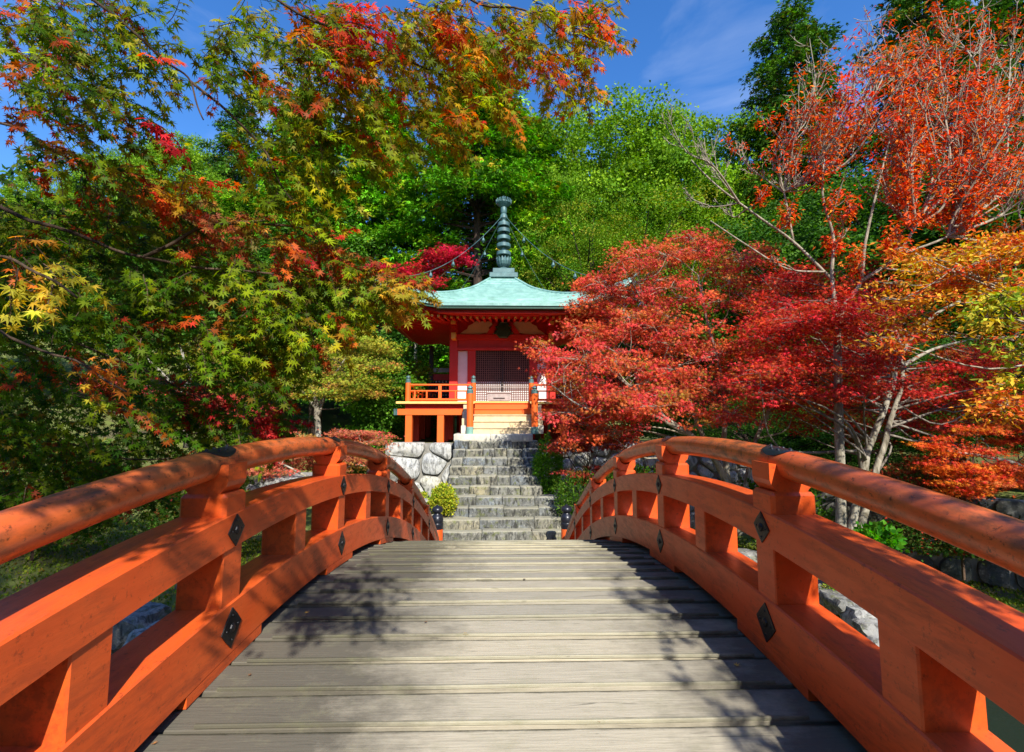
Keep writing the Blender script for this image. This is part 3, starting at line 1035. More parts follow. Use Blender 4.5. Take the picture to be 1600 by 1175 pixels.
for s in (-1, 1):
    f_ = lambda a, b_: (min(s * a, s * b_), max(s * a, s * b_))
    a, b_ = f_(1.58, 1.87); wbox('corner_pillar', a, b_, FL, 3.45, WF - 0.02, WF + 0.27, 'shrine')
    a, b_ = f_(1.58, 1.87); wbox('corner_pillar', a, b_, FL, 3.45, 19.53, 19.82, 'shrine')
    a, b_ = f_(0.955, 1.235); wbox('door_jamb', a, b_, FL, 2.42, WF, WF + 0.2, 'shrine')
    a, b_ = f_(1.236, 1.579); wbox('panel_frame', a, b_, FL, FL + 0.06, WF + 0.02, WF + 0.16, 'shrine')
    a, b_ = f_(1.236, 1.579); MB().box(a, b_, WF + 0.10, WF + 0.15, FL + 0.06, 2.31).build('white_panel', M['plaster'], hall)
    # frieze panel with a stepped outline under the brackets
    pts = [(0.30, 2.90), (0.62, 2.95), (0.85, 2.90), (1.52, 2.90), (1.38, 3.02), (1.26, 3.08), (1.22, 3.20), (1.05, 3.27), (1.00, 3.36), (0.42, 3.36), (0.36, 3.25), (0.50, 3.14), (0.40, 3.02)]
    mb = MB()
    mb.sweep([[(s * x, WF + 0.0, z) for x, z in pts], [(s * x, WF + 0.08, z) for x, z in pts]])
    mb.build('frieze_panel', M['cream'], hall)
    # side walls
    a, b_ = f_(1.74, 1.84)
    MB().box(a, b_, WF + 0.27, 19.53, FL, 3.3).build('side_wall', M['shrine'], hall)
    # brackets on the corner pillars
    for zb_, d_, w_, mt in ((2.66, 0.40, 0.075, 'ochre'), (2.90, 0.24, 0.10, 'shrine'), (3.02, 0.34, 0.085, 'shrine'), (3.16, 0.46, 0.11, 'shrine')):
        MB().cbox(s * 1.70 - w_, s * 1.70 + w_, WF - d_, WF - 0.018, zb_, zb_ + 0.125 + (0.10 if mt == 'ochre' else 0), 0.01).build('bracket_arm', M[mt], hall)
    MB().cbox(s * 1.70 - 0.08, s * 1.70 + 0.08, WF - 0.50, WF - 0.462, 3.16, 3.29, 0.008).build('bracket_tip', M['ochre'], hall)
wbox('lintel', -1.575, 1.575, 2.421, 2.88, WF + 0.015, WF + 0.19, 'shrine')
wbox('head_beam', -1.60, 1.60, 2.315, 2.42, WF - 0.06, WF - 0.002, 'shrine')
wbox('upper_beam', -1.70, 1.70, 2.70, 2.88, WF - 0.07, WF + 0.012, 'shrine')
MB().box(-1.575, 1.575, WF + 0.081, WF + 0.19, 2.881, 3.42).build('frieze_board', M['shrine'], hall)
wbox('door_sill', -0.95, 0.95, FL, FL + 0.05, WF - 0.02, WF + 0.15, 'dark')
MB().box(-1.7, 1.7, 19.55, 19.75, FL, 3.4).build('rear_wall', M['shrine'], hall)

# lattice doors: black sheet for unlit interior above, white paper behind the lower lattice
for s in (-1, 1):
    x0, x1 = (0.02, 0.95) if s > 0 else (-0.95, -0.02)
    leafo = MB().box(x0, x1, WF + 0.10, WF + 0.13, 1.22, 2.41).build('door_leaf', M['black'], hall)
    MB().box(x0, x1, WF + 0.10, WF + 0.13, FL + 0.05, 1.218).build('paper_panel', M['plaster'], leafo)
    lat = MB()
    nxb = 12
    for q in range(nxb + 1):
        x = x0 + 0.012 + (x1 - x0 - 0.024) * q / nxb
        lat.box(x - 0.013, x + 0.013, WF + 0.06, WF + 0.085, FL + 0.055, 2.40)
    nzb = 24
    for q in range(nzb + 1):
        z = FL + 0.07 + (2.39 - FL - 0.07) * q / nzb
        lat.box(x0, x1, WF + 0.0855, WF + 0.099, z - 0.012, z + 0.012)
    lo_ = lat.build('lattice', M['brown'], leafo)
    lo_['kind'] = 'stuff'
MB().cbox(-0.03, 0.03, WF + 0.00, WF + 0.055, 0.85, 2.3, 0.006).build('lock_bar', M['dark'], hall)
MB().tube([(-0.95, WF - 0.01, 1.02), (0.95, WF - 0.01, 1.02)], 0.014, 6).build('latch_bar', M['greywood'], hall)

# green plaque above the door
pq = MB()
ring = [(0.0, 0.30), (0.14, 0.28), (0.20, 0.16), (0.30, 0.10), (0.22, 0.02), (0.32, -0.14), (0.22, -0.20), (0.14, -0.30), (-0.14, -0.30), (-0.22, -0.20), (-0.32, -0.14), (-0.22, 0.02), (-0.30, 0.10), (-0.20, 0.16), (-0.14, 0.28)]
pq.sweep([[(0.03 + x * sc_, WF - d_, 3.04 + z * sc_) for x, z in ring] for sc_, d_ in ((1, 0.10), (1, 0.16), (0.86, 0.19), (0.80, 0.175))])
M['dgreen_paint'] = plain('deep_green_paint', (0.012, 0.055, 0.028), 0.4, 0.2, 0.5, 22)
plq = pq.build('plaque', M['dgreen_paint'], hall)
for s in (-1, 1):
    MB().sweep([[(0.03 + s * 0.36, WF - 0.05, 2.90), (0.03 + s * 0.62, WF - 0.05, 2.88), (0.03 + s * 0.30, WF - 0.05, 3.32), (0.03 + s * 0.20, WF - 0.05, 3.32)],
                [(0.03 + s * 0.36, WF + 0.0, 2.90), (0.03 + s * 0.62, WF + 0.0, 2.88), (0.03 + s * 0.30, WF + 0.0, 3.32), (0.03 + s * 0.20, WF + 0.0, 3.32)]]).build('frog_leg_strut', M['shrine'], hall)

# rear screen seen beside the hall, with board and lattice
for s in (-1, 1):
    xa, xb = min(s * 1.95, s * 3.35), max(s * 1.95, s * 3.35)
    MB().cbox(xa, xb, 20.7, 20.82, 1.62, 1.90).build('rear_beam', M['shrine'], hall)
    MB().cbox(xa + 0.05, xb - 0.05, 20.68, 20.698, 1.98, 2.18, 0.002).build('rear_board', M['greywood'], hall)
    lat = MB()
    for q in range(9): lat.box(xa + 0.1 + q * 0.15 - 0.03, xa + 0.1 + q * 0.15 + 0.03, 20.72, 20.76, FL, 1.62)
    for q in range(8): lat.box(xa, xb, 20.765, 20.79, FL + 0.1 + q * 0.15, FL + 0.16 + q * 0.15)
    o = lat.build('rear_lattice', M['dark'], hall); o['kind'] = 'stuff'
    MB().box(xa, xb, 20.80, 20.82, FL, 1.62).build('rear_panel', M['plaster'], hall)
    MB().cbox(s * 3.25 - 0.09, s * 3.25 + 0.09, 20.66, 20.84, FL, 3.2).build('rear_post', M['dark'], hall)

# roof
RH = 4.05
def zc(mm):   # centre-line profile from middle (0) to eave (1)
    return np.interp(mm, [0, 0.11, 0.27, 0.42, 0.56, 0.7, 0.8, 0.9, 1.0, 1.14], [5.58, 5.40, 4.80, 4.42, 4.12, 3.88, 3.73, 3.59, 3.46, 3.30])


def roof_z(x, y):
    ax, ay = abs(x), abs(y)
    mm = max(ax, ay) / RH
    s_ = (min(ax, ay) / max(ax, ay)) if mm > 1e-6 else 0
    return float(zc(mm)) + 0.82 * mm ** 2.8 * s_ ** 4.0


ms = np.linspace(0.10, 1.0, 27)
ss = np.linspace(-1, 1, 41)
for side in range(4):
    ca, sa = [(1, 0), (0, 1), (-1, 0), (0, -1)][side]
    mb = MB()
    secs_t = []
    for k_, mm in enumerate(ms):
        # each course of copper sheet laps 12 mm over the one below
        for lap in (0, 1):
            if lap and k_ == len(ms) - 1: break
            r_ = ms[k_] if not lap else ms[k_ + 1]
            row = []
            for s_ in ss:
                lx, ly = s_ * r_ * RH, -r_ * RH
                z = roof_z(lx, ly) + (0.020 if lap else 0.0)
                X, Y = lx * ca - ly * sa, lx * sa + ly * ca
                row.append((HX + X, HY + Y, z))
            secs_t.append(row)
    mb.sweep(secs_t, close_ring=False, caps=False)
    rf = mb.build('roof_slope', M['verdigris'], hall)
    # layered eave edge
    for dz0, dz1, inset, mt, nm in ((-0.075, 0.012, 0.0, 'verdigris', 'eave_edge'), (-0.16, -0.077, 0.045, 'dgreen_paint', 'eave_underlayer'), (-0.30, -0.162, 0.26, 'shrine', 'eave_board')):
        secs = []
        for s_ in ss:
            h_ = RH - inset
            z = roof_z(s_ * RH, -RH)
            pts = []
            for (dd, zz) in ((0, dz0), (0, dz1), (-0.10, dz1), (-0.10, dz0)):
                lx, ly = s_ * (h_ + dd), -(h_ + dd)
                pts.append((HX + lx * ca - ly * sa, HY + lx * sa + ly * ca, z + zz))
            secs.append(pts)
        MB().sweep(secs).build(nm, M[mt], hall)
    # soffit boards rising a little towards the wall
    secs = []
    for tt in np.linspace(0, 1, 6):
        r_ = 1.0 - tt * 0.56
        row = []
        for s_ in ss:
            ze = roof_z(s_ * RH, -RH) - 0.27
            zi = 3.46
            hh = RH * r_ - 0.12
            lx, ly = s_ * hh, -hh
            row.append((HX + lx * ca - ly * sa, HY + lx * sa + ly * ca, ze + (zi - ze) * tt))
        secs.append(row)
    MB().sweep(secs, close_ring=False, caps=False).build('soffit', M['shrine'], hall)
# rafters (front, left and right), ochre ends
raf = None
for side, ca, sa in ((0, 1, 0), (3, 0, -1), (1, 0, 1)):
    for q in range(-19, 20):
        lx = q * 0.203
        s_ = lx / RH
        ze = roof_z(s_ * RH, -RH) - 0.355
        zi = 3.36
        y_in = -max(1.9, abs(lx) + 0.05)
        if y_in < -3.55: continue
        y_out = -3.66
        zin = ze + (zi - ze) * ((y_out - y_in) / (y_out + 1.9))
        mb = MB()
        w = 0.036
        A = [(lx - w, y_out, ze - 0.035), (lx + w, y_out, ze - 0.035), (lx + w, y_out, ze + 0.04), (lx - w, y_out, ze + 0.04)]
        B = [(lx - w, y_in, zin - 0.035), (lx + w, y_in, zin - 0.035), (lx + w, y_in, zin + 0.04), (lx - w, y_in, zin + 0.04)]
        tr = lambda P: [(HX + x * ca - y * sa, HY + x * sa + y * ca, z) for x, y, z in P]
        mb.sweep([tr(A), tr(B)])
        r_o = mb.build('rafter', M['shrine'], hall)
        E = [(x, y - 0.004, z) for x, y, z in A]
        E = [(lx + (x - lx) * 1.06, y, z) for x, y, z in E]
        MB().sweep([tr(E), tr([(x, y + 0.012, z) for x, y, z in E])]).build('rafter_end', M['ochre'], r_o)
# hip ridges with upturned tips
for sx_ in (-1, 1):
    for sy_ in (-1, 1):
        pts = []
        for mm in np.linspace(0.12, 1.0, 16):
            a = mm * RH
            pts.append((HX + sx_ * a, HY + sy_ * a, roof_z(a, a) + 0.01))
        a = RH * 1.05
        pts.append((HX + sx_ * a, HY + sy_ * a, roof_z(RH, RH) + 0.16))
        MB().tube(pts, [0.05] * 16 + [0.035], 8).build('hip_ridge', M['verdigris'], hall, smooth_angle=50)
        # corner rafter
        MB().tube([(HX + sx_ * 1.9, HY + sy_ * 1.9, 3.30), (HX + sx_ * 3.0, HY + sy_ * 3.0, 3.42), (HX + sx_ * 3.9, HY + sy_ * 3.9, 3.90)], 0.09, 4).build('corner_rafter', M['shrine'], hall)
# porch roof strip: the middle of the front eave runs further out
secs = []
for x in np.linspace(-2.03, 2.03, 21):
    secs.append([(x, HY - RH - 0.38, 3.315), (x, HY - RH - 0.38, 3.40), (x, HY - RH + 0.02, roof_z(x, -RH) + 0.035), (x, HY - RH + 0.02, roof_z(x, -RH) - 0.05)])
MB().sweep(secs).build('porch_eave', M['verdigris'], hall)
MB().box(-1.99, 1.99, HY - RH - 0.345, HY - RH + 0.04, 3.235, 3.313).build('porch_underlayer', M['dgreen_paint'], hall)
MB().box(-1.97, 1.97, HY - RH - 0.13, HY - RH + 0.08, 3.15, 3.233).build('porch_board', M['shrine'], hall)

# spire
def zs(y): return 5.463 + (437 - y) * 0.02677
SX = 0.04
MB().cbox(SX - 0.56, SX + 0.56, HY - 0.56, HY + 0.56, 5.40, 5.60, 0.02).build('spire_foot', M['bronze'], hall)
MB().cbox(SX - 0.43, SX + 0.43, HY - 0.43, HY + 0.43, 5.601, 5.81, 0.015).build('spire_box', M['bronze'], hall)
spire = MB().lathe(SX, HY, [(0.26, 5.81), (0.25, 5.86), (0.16, 5.93), (0.11, 5.96), (0.10, 6.4), (0.09, 7.9), (0.075, 8.6)], 20).build('spire', M['bronze'], hall, smooth_angle=40)
lot = MB()
for q in range(14):
    a = 2 * math.pi * q / 14
    da = math.pi / 14 * 0.92
    secs = []
    for r_, z, w in ((0.17, 5.98, 0.6), (0.24, 6.06, 1.0), (0.285, 6.18, 1.0), (0.29, 6.29, 0.8), (0.30, 6.36, 0.15)):
        secs.append([(SX + r_ * math.cos(a - da * w), HY + r_ * math.sin(a - da * w), z), (SX + r_ * 1.05 * math.cos(a), HY + r_ * 1.05 * math.sin(a), z), (SX + r_ * math.cos(a + da * w), HY + r_ * math.sin(a + da * w), z), (SX + r_ * 0.9 * math.cos(a), HY + r_ * 0.9 * math.sin(a), z)])
    lot.sweep(secs)
lot.lathe(SX, HY, [(0.14, 5.96), (0.22, 6.05), (0.25, 6.30), (0.1, 6.34)], 18)
lot.build('lotus_bowl', M['bronze'], spire)
for q, (yc_, r_) in enumerate(((397.0, 0.285), (384.6, 0.275), (373.0, 0.265), (361.5, 0.255), (351.5, 0.235))):
    z = zs(yc_)
    MB().lathe(SX, HY, [(0.12, z - 0.05), (r_ - 0.05, z - 0.085), (r_ + 0.004, z - 0.08), (r_ + 0.006, z + 0.06), (r_ - 0.03, z + 0.075), (0.13, z + 0.05)], 24).build('spire_ring', M['bronze'], spire, smooth_angle=35)
MB().lathe(SX, HY, [(0.09, zs(345)), (0.15, zs(342)), (0.145, zs(338)), (0.10, zs(335)), (0.13, zs(333)), (0.125, zs(326)), (0.10, zs(323.5)), (0.09, zs(322))], 18).build('spire_collar', M['bronze'], spire, smooth_angle=35)
cr = MB().lathe(SX, HY, [(0.07, zs(325)), (0.12, zs(324)), (0.23, zs(321)), (0.30, zs(318.5)), (0.29, zs(317)), (0.10, zs(318)), (0.05, zs(316))], 20)
for ringr, nq, zt_ in ((0.29, 16, 311.5), (0.19, 12, 309.5), (0.08, 6, 307)):
    for q in range(nq):
        a = 2 * math.pi * (q + 0.5) / nq
        c_, s_ = math.cos(a), math.sin(a)
        cr.tube([(SX + ringr * c_, HY + ringr * s_, zs(318)), (SX + ringr * 1.08 * c_, HY + ringr * 1.08 * s_, zs((318 + zt_) / 2)), (SX + ringr * 0.95 * c_, HY + ringr * 0.95 * s_, zs(zt_))], [0.022, 0.028, 0.004], 5)
cr.tube([(SX, HY, zs(318)), (SX, HY, zs(309)), (SX, HY, zs(305.5))], [0.05, 0.04, 0.004], 8)
cr.build('spire_crown', M['bronze'], spire, smooth_angle=35)
# chains with little bells from spire to roof corners
for sx_ in (-1, 1):
    for sy_ in (-1, 1):
        a_ = Vector((SX + sx_ * 0.10, HY + sy_ * 0.10, zs(341)))
        e_ = Vector((HX + sx_ * RH * 1.04, HY + sy_ * RH * 1.04, roof_z(RH, RH) + 0.14))
        pts = []
        for t_ in np.linspace(0, 1, 25):
            p = a_.lerp(e_, t_)
            p.z -= 1.15 * 4 * t_ * (1 - t_) * 0.72 * (1 + 0.25 * t_)
            pts.append(p)
        ch = MB().tube(pts, 0.010, 5).build('chain', M['bronze'], hall, smooth_angle=60)
        for t_ in (0.17, 0.42, 0.62, 0.80):
            i_ = int(t_ * 24)
            p = pts[i_]
            bl = MB().tube([p, p - Vector((0, 0, 0.08))], 0.012, 4)
            bl.lathe(p.x, p.y, [(0.012, p.z - 0.07), (0.04, p.z - 0.09), (0.055, p.z - 0.17), (0.075, p.z - 0.20), (0.06, p.z - 0.20)], 10)
            bl.tube([p - Vector((0, 0, 0.19)), p - Vector((0, 0, 0.25))], [0.01, 0.03], 5)
            bl.build('bell', M['bronze'], ch, smooth_angle=40)

# offering box in front of the doors
ob = empty('offering_box', (-0.12, 15.35, FL), 'small weathered grey wooden box in front of the lattice doors', 'box')
MB().cbox(-0.50, 0.27, 15.22, 15.50, FL + 0.05, FL + 0.30, 0.01).build('box_body', M['greywood'], ob)
MB().cbox(-0.53, 0.30, 15.19, 15.53, FL + 0.302, FL + 0.36, 0.01).build('box_lid', M['greywood'], ob)
for x in (-0.48, 0.25):
    MB().box(x - 0.03, x + 0.03, 15.22, 15.50, FL + 0.001, FL + 0.049).build('foot', M['greywood'], ob)
MB().cbox(-0.30, 0.08, 15.212, 15.219, FL + 0.12, FL + 0.16, 0.002).build('slot', M['dark'], ob)

#@@TREES@@
# ================================================================== TREES
def ndir(n):
    return unit(rng.normal(size=(n, 3)))


def clump_leaves(centers, rad, flat, n_each, up=0.9, out_from=None, droop=0.5, tilt=0.45, face=(0, 0, 0)):
    """positions, tip directions and normals of leaves gathered round clump centres"""
    centers = np.asarray(centers)
    k = len(centers)
    rad = np.broadcast_to(np.asarray(rad, float), (k,))
    idx = np.repeat(np.arange(k), n_each)
    n = len(idx)
    off = rng.normal(size=(n, 3)) * 0.55
    off[:, 2] *= flat
    pos = centers[idx] + off * rad[idx][:, None]
    out = off.copy(); out[:, 2] = 0
    tip = unit(out + rng.normal(0, 0.45, (n, 3)) + np.array([0, 0, -droop]) * rng.random((n, 1)) * 1.3)
    nrm = unit(np.array([0, 0, up]) + np.array(face) + rng.normal(0, tilt, (n, 3)))
    return pos, tip, nrm, idx


def pads_from(regions):
    """regions: (px, py, Y, half width px, half height px, depth m, count) -> pad centres"""
    out = []
    for px, py, Y, rx, ry, dep, cnt in regions:
        for _ in range(cnt):
            a = random.uniform(0, 2 * math.pi)
            r = math.sqrt(random.random())
            out.append(at(px + rx * r * math.cos(a), py + ry * r * math.sin(a), Y + random.uniform(-dep, dep)))
    return out


def P(*pts):
    """polyline from photograph positions (px, py, distance)"""
    return catmull([at(*p) for p in pts], 5)


def layered_tree(name, label, base, trunks, pads, pad_r, sub, leaves_per, tpl, size, palette, weights=None, flat=0.35, bark='bark_pale', leafm='leaf_far',
                 twigm='bark_twig', group=None, cat='tree', cl_r=0.30, jitter=0.22, up=0.9, droop=0.5, tilt=0.45, face=(0, -0.3, 0), pad_flat=0.38, twig_r=0.006, pal_fn=None, clump_jit=0.22):
    root = empty(name, base, label, cat, group)
    tv = []
    for k_, (pts, r0, r1) in enumerate(trunks):
        n_ = len(pts)
        rr = [r0 + (r1 - r0) * (i / (n_ - 1)) ** 0.8 for i in range(n_)]
        wob = [Vector(p) + Vector((mnoise.noise(Vector(p) * 2.3), mnoise.noise(Vector(p) * 2.3 + Vector((9, 0, 0))), 0)) * min(0.05, r0 * 0.5) for p in pts]
        MB().tube(wob, rr, 9 if r0 > 0.03 else 6).build('trunk' if k_ == 0 else 'limb', M[bark], root, smooth=True)
        tv += [(np.array(w_), r_) for w_, r_ in zip(wob, rr)]
    tvp = np.array([t[0] for t in tv]) if tv else np.array([base])
    tvr = np.array([t[1] for t in tv]) if tv else np.array([0.03])
    br = MB()
    cc = []
    for pc in pads:
        pc = np.array(pc)
        d = np.linalg.norm(tvp - pc, axis=1) + np.maximum(0, tvp[:, 2] - pc[2] + 0.1) * 2.0
        i = int(random.choice(np.argsort(d)[:7]))
        s0 = tvp[i]
        L = np.linalg.norm(pc - s0)
        mid = s0 * 0.5 + pc * 0.5 + np.array([random.uniform(-.2, .2), random.uniform(-.2, .2), random.uniform(-.22, .14)]) * L
        r0 = min(tvr[i] * 0.55, 0.008 + 0.010 * L)
        path = catmull([s0, mid, pc], 4)
        if L > 0.15: br.tube(path, list(np.linspace(r0, 0.006, len(path))), 5, False)
        for _ in range(sub):
            v = np.array([random.gauss(0, 1), random.gauss(0, 1), random.gauss(0, 1) * pad_flat])
            v = v / np.linalg.norm(v) * pad_r * random.uniform(0.35, 1.0)
            v[2] *= pad_flat + 0.2
            c = pc + v
            cc.append(c)
            br.tube([pc, pc * 0.45 + c * 0.55 + np.array([0, 0, 0.04]), c], [twig_r, twig_r * 0.7, twig_r * 0.35], 3, False)
    if br.v:
        o = br.build('branches', M[twigm], root, smooth=True)
        o['kind'] = 'stuff'
    cc = np.array(cc)
    pos, tip, nrm, idx = clump_leaves(cc, cl_r, flat, leaves_per, up, None, droop, tilt, face)
    if pal_fn is not None:
        base_c = pal_fn(cc)
    else:
        base_c = pal(len(cc), palette, weights, clump_jit)
    lc = pal(len(pos), palette, weights, jitter)
    t = 0.38
    cols = np.clip((base_c[idx] * (1 - t) + lc * t) * np.exp(rng.normal(0, jitter * 0.6, (len(pos), 1))), 0, 0.9)
    leaf_cloud('foliage', tpl, pos, tip, nrm, size * rng.uniform(0.7, 1.2, len(pos)), cols, M[leafm], root)
    return root


# ---------- background prototypes, copied over the hillside
def make_conifer(name, label, H, Rm, palette, weights, seed, nb=150, density=1.0, bare=0.0):
    global rng
    rng = np.random.default_rng(seed)
    random.seed(seed)
    root = empty(name, (0, 0, 0), label, 'tree')
    MB().tube([(0, 0, -0.5), (0.05, 0, H * 0.3), (-0.06, 0.05, H * 0.6), (0, 0, H * 0.98)], [0.34, 0.27, 0.17, 0.03], 10).build('trunk', M['bark_dark'], root, smooth=True)
    br = MB()
    cc, rr = [], []
    for i in range(nb):
        t = 0.10 + 0.90 * (i / nb) ** 0.9
        z = H * t
        prof = Rm * min(1.0, 1.45 * max(0.0, 1.03 - t) ** 0.62) * (0.72 + 0.28 * math.sin(i * 1.7)) * random.uniform(0.72, 1.12)
        a = i * 2.399963 + random.uniform(-0.3, 0.3)
        d = np.array([math.cos(a), math.sin(a), 0])
        if t < bare and d[1] < -0.55: continue
        L = max(0.35, prof)
        p0 = np.array([0, 0, z]); p1 = p0 + d * L * 0.5 + np.array([0, 0, 0.10 * L]); p2 = p0 + d * L + np.array([0, 0, -0.06 * L])
        br.tube([p0, p1, p2], [0.05 + 0.01 * L, 0.035, 0.012], 4, False)
        nseg = max(2, int(L / 0.42))
        for k in range(nseg):
            f = 0.30 + 0.70 * (k + 1) / nseg
            q = p0 * (1 - f) ** 2 + 2 * p1 * f * (1 - f) + p2 * f * f
            side = np.array([-d[1], d[0], 0])
            w = L * 0.30 * (1.15 - f) + 0.22
            for s in (-1, 0, 1):
                cc.append(q + side * s * w * random.uniform(0.5, 1.1) + np.array([0, 0, random.uniform(-0.12, 0.12)]))
                rr.append(random.uniform(0.28, 0.46))
    o = br.build('branches', M['bark_dark'], root); o['kind'] = 'stuff'
    cc = np.array(cc)
    n_each = int(11 * density)
    idx = np.repeat(np.arange(len(cc)), n_each)
    off = rng.normal(size=(len(idx), 3)) * 0.62
    off[:, 2] *= 0.55
    pos = cc[idx] + off * np.array(rr)[idx][:, None]
    rad = pos.copy(); rad[:, 2] = 0
    tip = unit(unit(rad) * 0.9 + rng.normal(0, 0.55, off.shape) + np.array([0, 0, -0.15]))
    nrm = unit(np.array([0, 0, 1.0]) + unit(rad) * 0.35 + rng.normal(0, 0.4, off.shape))
    bc = pal(len(cc), palette, weights, 0.25)
    cols = np.clip(bc[idx] * np.exp(rng.normal(0, 0.25, (len(idx), 1))), 0, 0.8)
    leaf_cloud('foliage', T_SPRAY, pos, tip, nrm, rng.uniform(0.17, 0.34, len(idx)), cols, M['needle'], root)
    return root


def make_broad(name, label, H, Rx, Rz, palette, weights, seed, npad=60, leaf=0.17, per=26, sub=14, trunk_r=0.2, bark='bark_dark', flat=1.0, upn=0.3):
    global rng
    rng = np.random.default_rng(seed)
    random.seed(seed)
    root = empty(name, (0, 0, 0), label, 'tree')
    zc_ = H - Rz
    MB().tube([(0, 0, -0.5), (0.1, 0.05, zc_ * 0.5), (0, 0, zc_)], [trunk_r, trunk_r * 0.8, trunk_r * 0.5], 9).build('trunk', M[bark], root, smooth=True)
    br = MB()
    cc, rr, nn = [], [], []
    for i in range(npad):
        u = 1 - 2 * (i + 0.5) / npad * 0.86
        a = i * 2.399963
        h = math.sqrt(max(0, 1 - u * u))
        k = random.uniform(0.60, 1.06)
        pc = np.array([h * math.cos(a) * Rx, h * math.sin(a) * Rx, u * Rz]) * k + np.array([0, 0, zc_])
        st = np.array([0, 0, zc_ * random.uniform(0.55, 1.0)])
        mid = (st + pc) / 2 + np.array([0, 0, 0.08 * Rz])
        br.tube([st, mid, pc], [0.07, 0.045, 0.015], 4, False)
        pr = Rx * random.uniform(0.19, 0.30)
        for _ in range(sub):
            v = unit(rng.normal(size=3)); v[2] = abs(v[2]) * 0.9 - 0.15
            c = pc + v * pr * random.uniform(0.75, 1.0)
            cc.append(c); rr.append(pr * 0.40); nn.append(v)
    o = br.build('branches', M[bark], root); o['kind'] = 'stuff'
    cc = np.array(cc); nn = np.array(nn)
    idx = np.repeat(np.arange(len(cc)), per)
    off = ndir(len(idx)) * rng.random((len(idx), 1)) ** 0.4
    pos = cc[idx] + off * np.array([1, 1, flat]) * np.array(rr)[idx][:, None]
    tip = unit(rng.normal(0, 0.8, off.shape) + nn[idx] * 0.4)
    nrm = unit(nn[idx] + rng.normal(0, 0.38, off.shape) + np.array([0, 0, upn]))
    bc = pal(len(cc), palette, weights, 0.20)
    cols = np.clip(bc[idx] * np.exp(rng.normal(0, 0.12, (len(idx), 1))), 0, 0.8)
    leaf_cloud('foliage', T_OVAL, pos, tip, nrm, rng.uniform(0.7, 1.25, len(idx)) * leaf, cols, M['leaf_far'], root)
    return root


def copy_thing(o, label, group=None):
    r = o.copy(); C.objects.link(r)
    r['label'] = label
    if group: r['group'] = group
    for ch in o.children:
        c = ch.copy(); C.objects.link(c); c.parent = r
    return r


def stand(o, px, top, Y, H0, wide=1.0, rot=0.0, foot=None):
    p = at(px, top, Y)
    z0 = float(ground_h(p[0], Y)) if foot is None else foot
    h = p[2] - z0
    s = h / H0
    o.location = (p[0], Y, z0)
    o.scale = (s * wide, s * wide, s)
    o.rotation_euler = (0, 0, rot)


CG = [(0.11, 0.34, 0.010), (0.09, 0.24, 0.010), (0.24, 0.40, 0.012), DGREEN, (0.34, 0.24, 0.02)]
con_a = make_conifer('conifer_tree', 'tall bright green conifer with a dark bare trunk right behind the hall', 22, 5.6, CG, [5, 4, 3, 1.5, 0.5], 21, 240, 1.45, 0.52)
stand(con_a, 748, 70, 26, 22, 1.0)
con_b = make_conifer('conifer_tree', 'dark green conifer with a jagged top against the blue sky, right of centre', 22, 5.0, [DGREEN, GREEN, (0.16, 0.14, 0.02), (0.07, 0.14, 0.015)], [4, 3, 1, 3], 22, 170, 1.0)
stand(con_b, 1232, 12, 30, 22, 0.95)
conifers = 'conifers on the hill behind the garden'
for o in (con_a, con_b): o['group'] = conifers
for (src, px, top, Y, w, rot, lab) in (
        (con_a, 600, 150, 30, 1.0, 1.0, 'green conifer just left of the tallest one behind the hall'),
        (con_a, 480, 150, 33, 1.0, 2.0, 'green conifer seen through the maple leaves, above the red leaf tip'),
        (con_b, 372, 165, 36, 0.8, 0.5, 'dark conifer behind the hanging maple branch left of centre'),
        (con_b, 1440, -60, 24, 0.95, 1.5, 'dark conifer cut by the top edge, behind the orange crown'),
        (con_b, 1600, -80, 26, 1.0, 2.5, 'dark conifer in the top right corner behind the orange leaves'),
        (con_a, 835, 190, 31, 1.0, 3.0, 'smaller conifer between the tallest conifer and the round green tree')):
    stand(copy_thing(src, lab, conifers), px, top, Y, 22, w, rot)

br_a = make_broad('broadleaf_tree', 'round bright green broadleaf tree on the skyline right of the spire', 16, 5.2, 5.4, [(0.14, 0.27, 0.010), (0.085, 0.19, 0.008), (0.21, 0.33, 0.014)], [4, 3, 2], 31, 74, 0.15, 26, 34)
stand(br_a, 950, 205, 34, 16, 1.0)
br_b = make_broad('broadleaf_tree', 'yellow green broadleaf tree low behind the roof of the hall', 10, 4.2, 3.6, [(0.13, 0.24, 0.010), (0.24, 0.24, 0.02), (0.06, 0.16, 0.008)], [4, 2, 3], 32, 46, 0.085, 22, 40, flat=0.45, upn=1.4)
stand(br_b, 915, 345, 24, 10, 0.8)
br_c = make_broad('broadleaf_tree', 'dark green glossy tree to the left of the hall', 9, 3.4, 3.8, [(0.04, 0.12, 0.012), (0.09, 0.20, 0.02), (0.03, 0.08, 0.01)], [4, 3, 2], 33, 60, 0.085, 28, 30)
stand(br_c, 600, 545, 17.5, 9, 0.55)
broads = 'broadleaf trees on the hillside'
for o in (br_a, br_b, br_c): o['group'] = broads
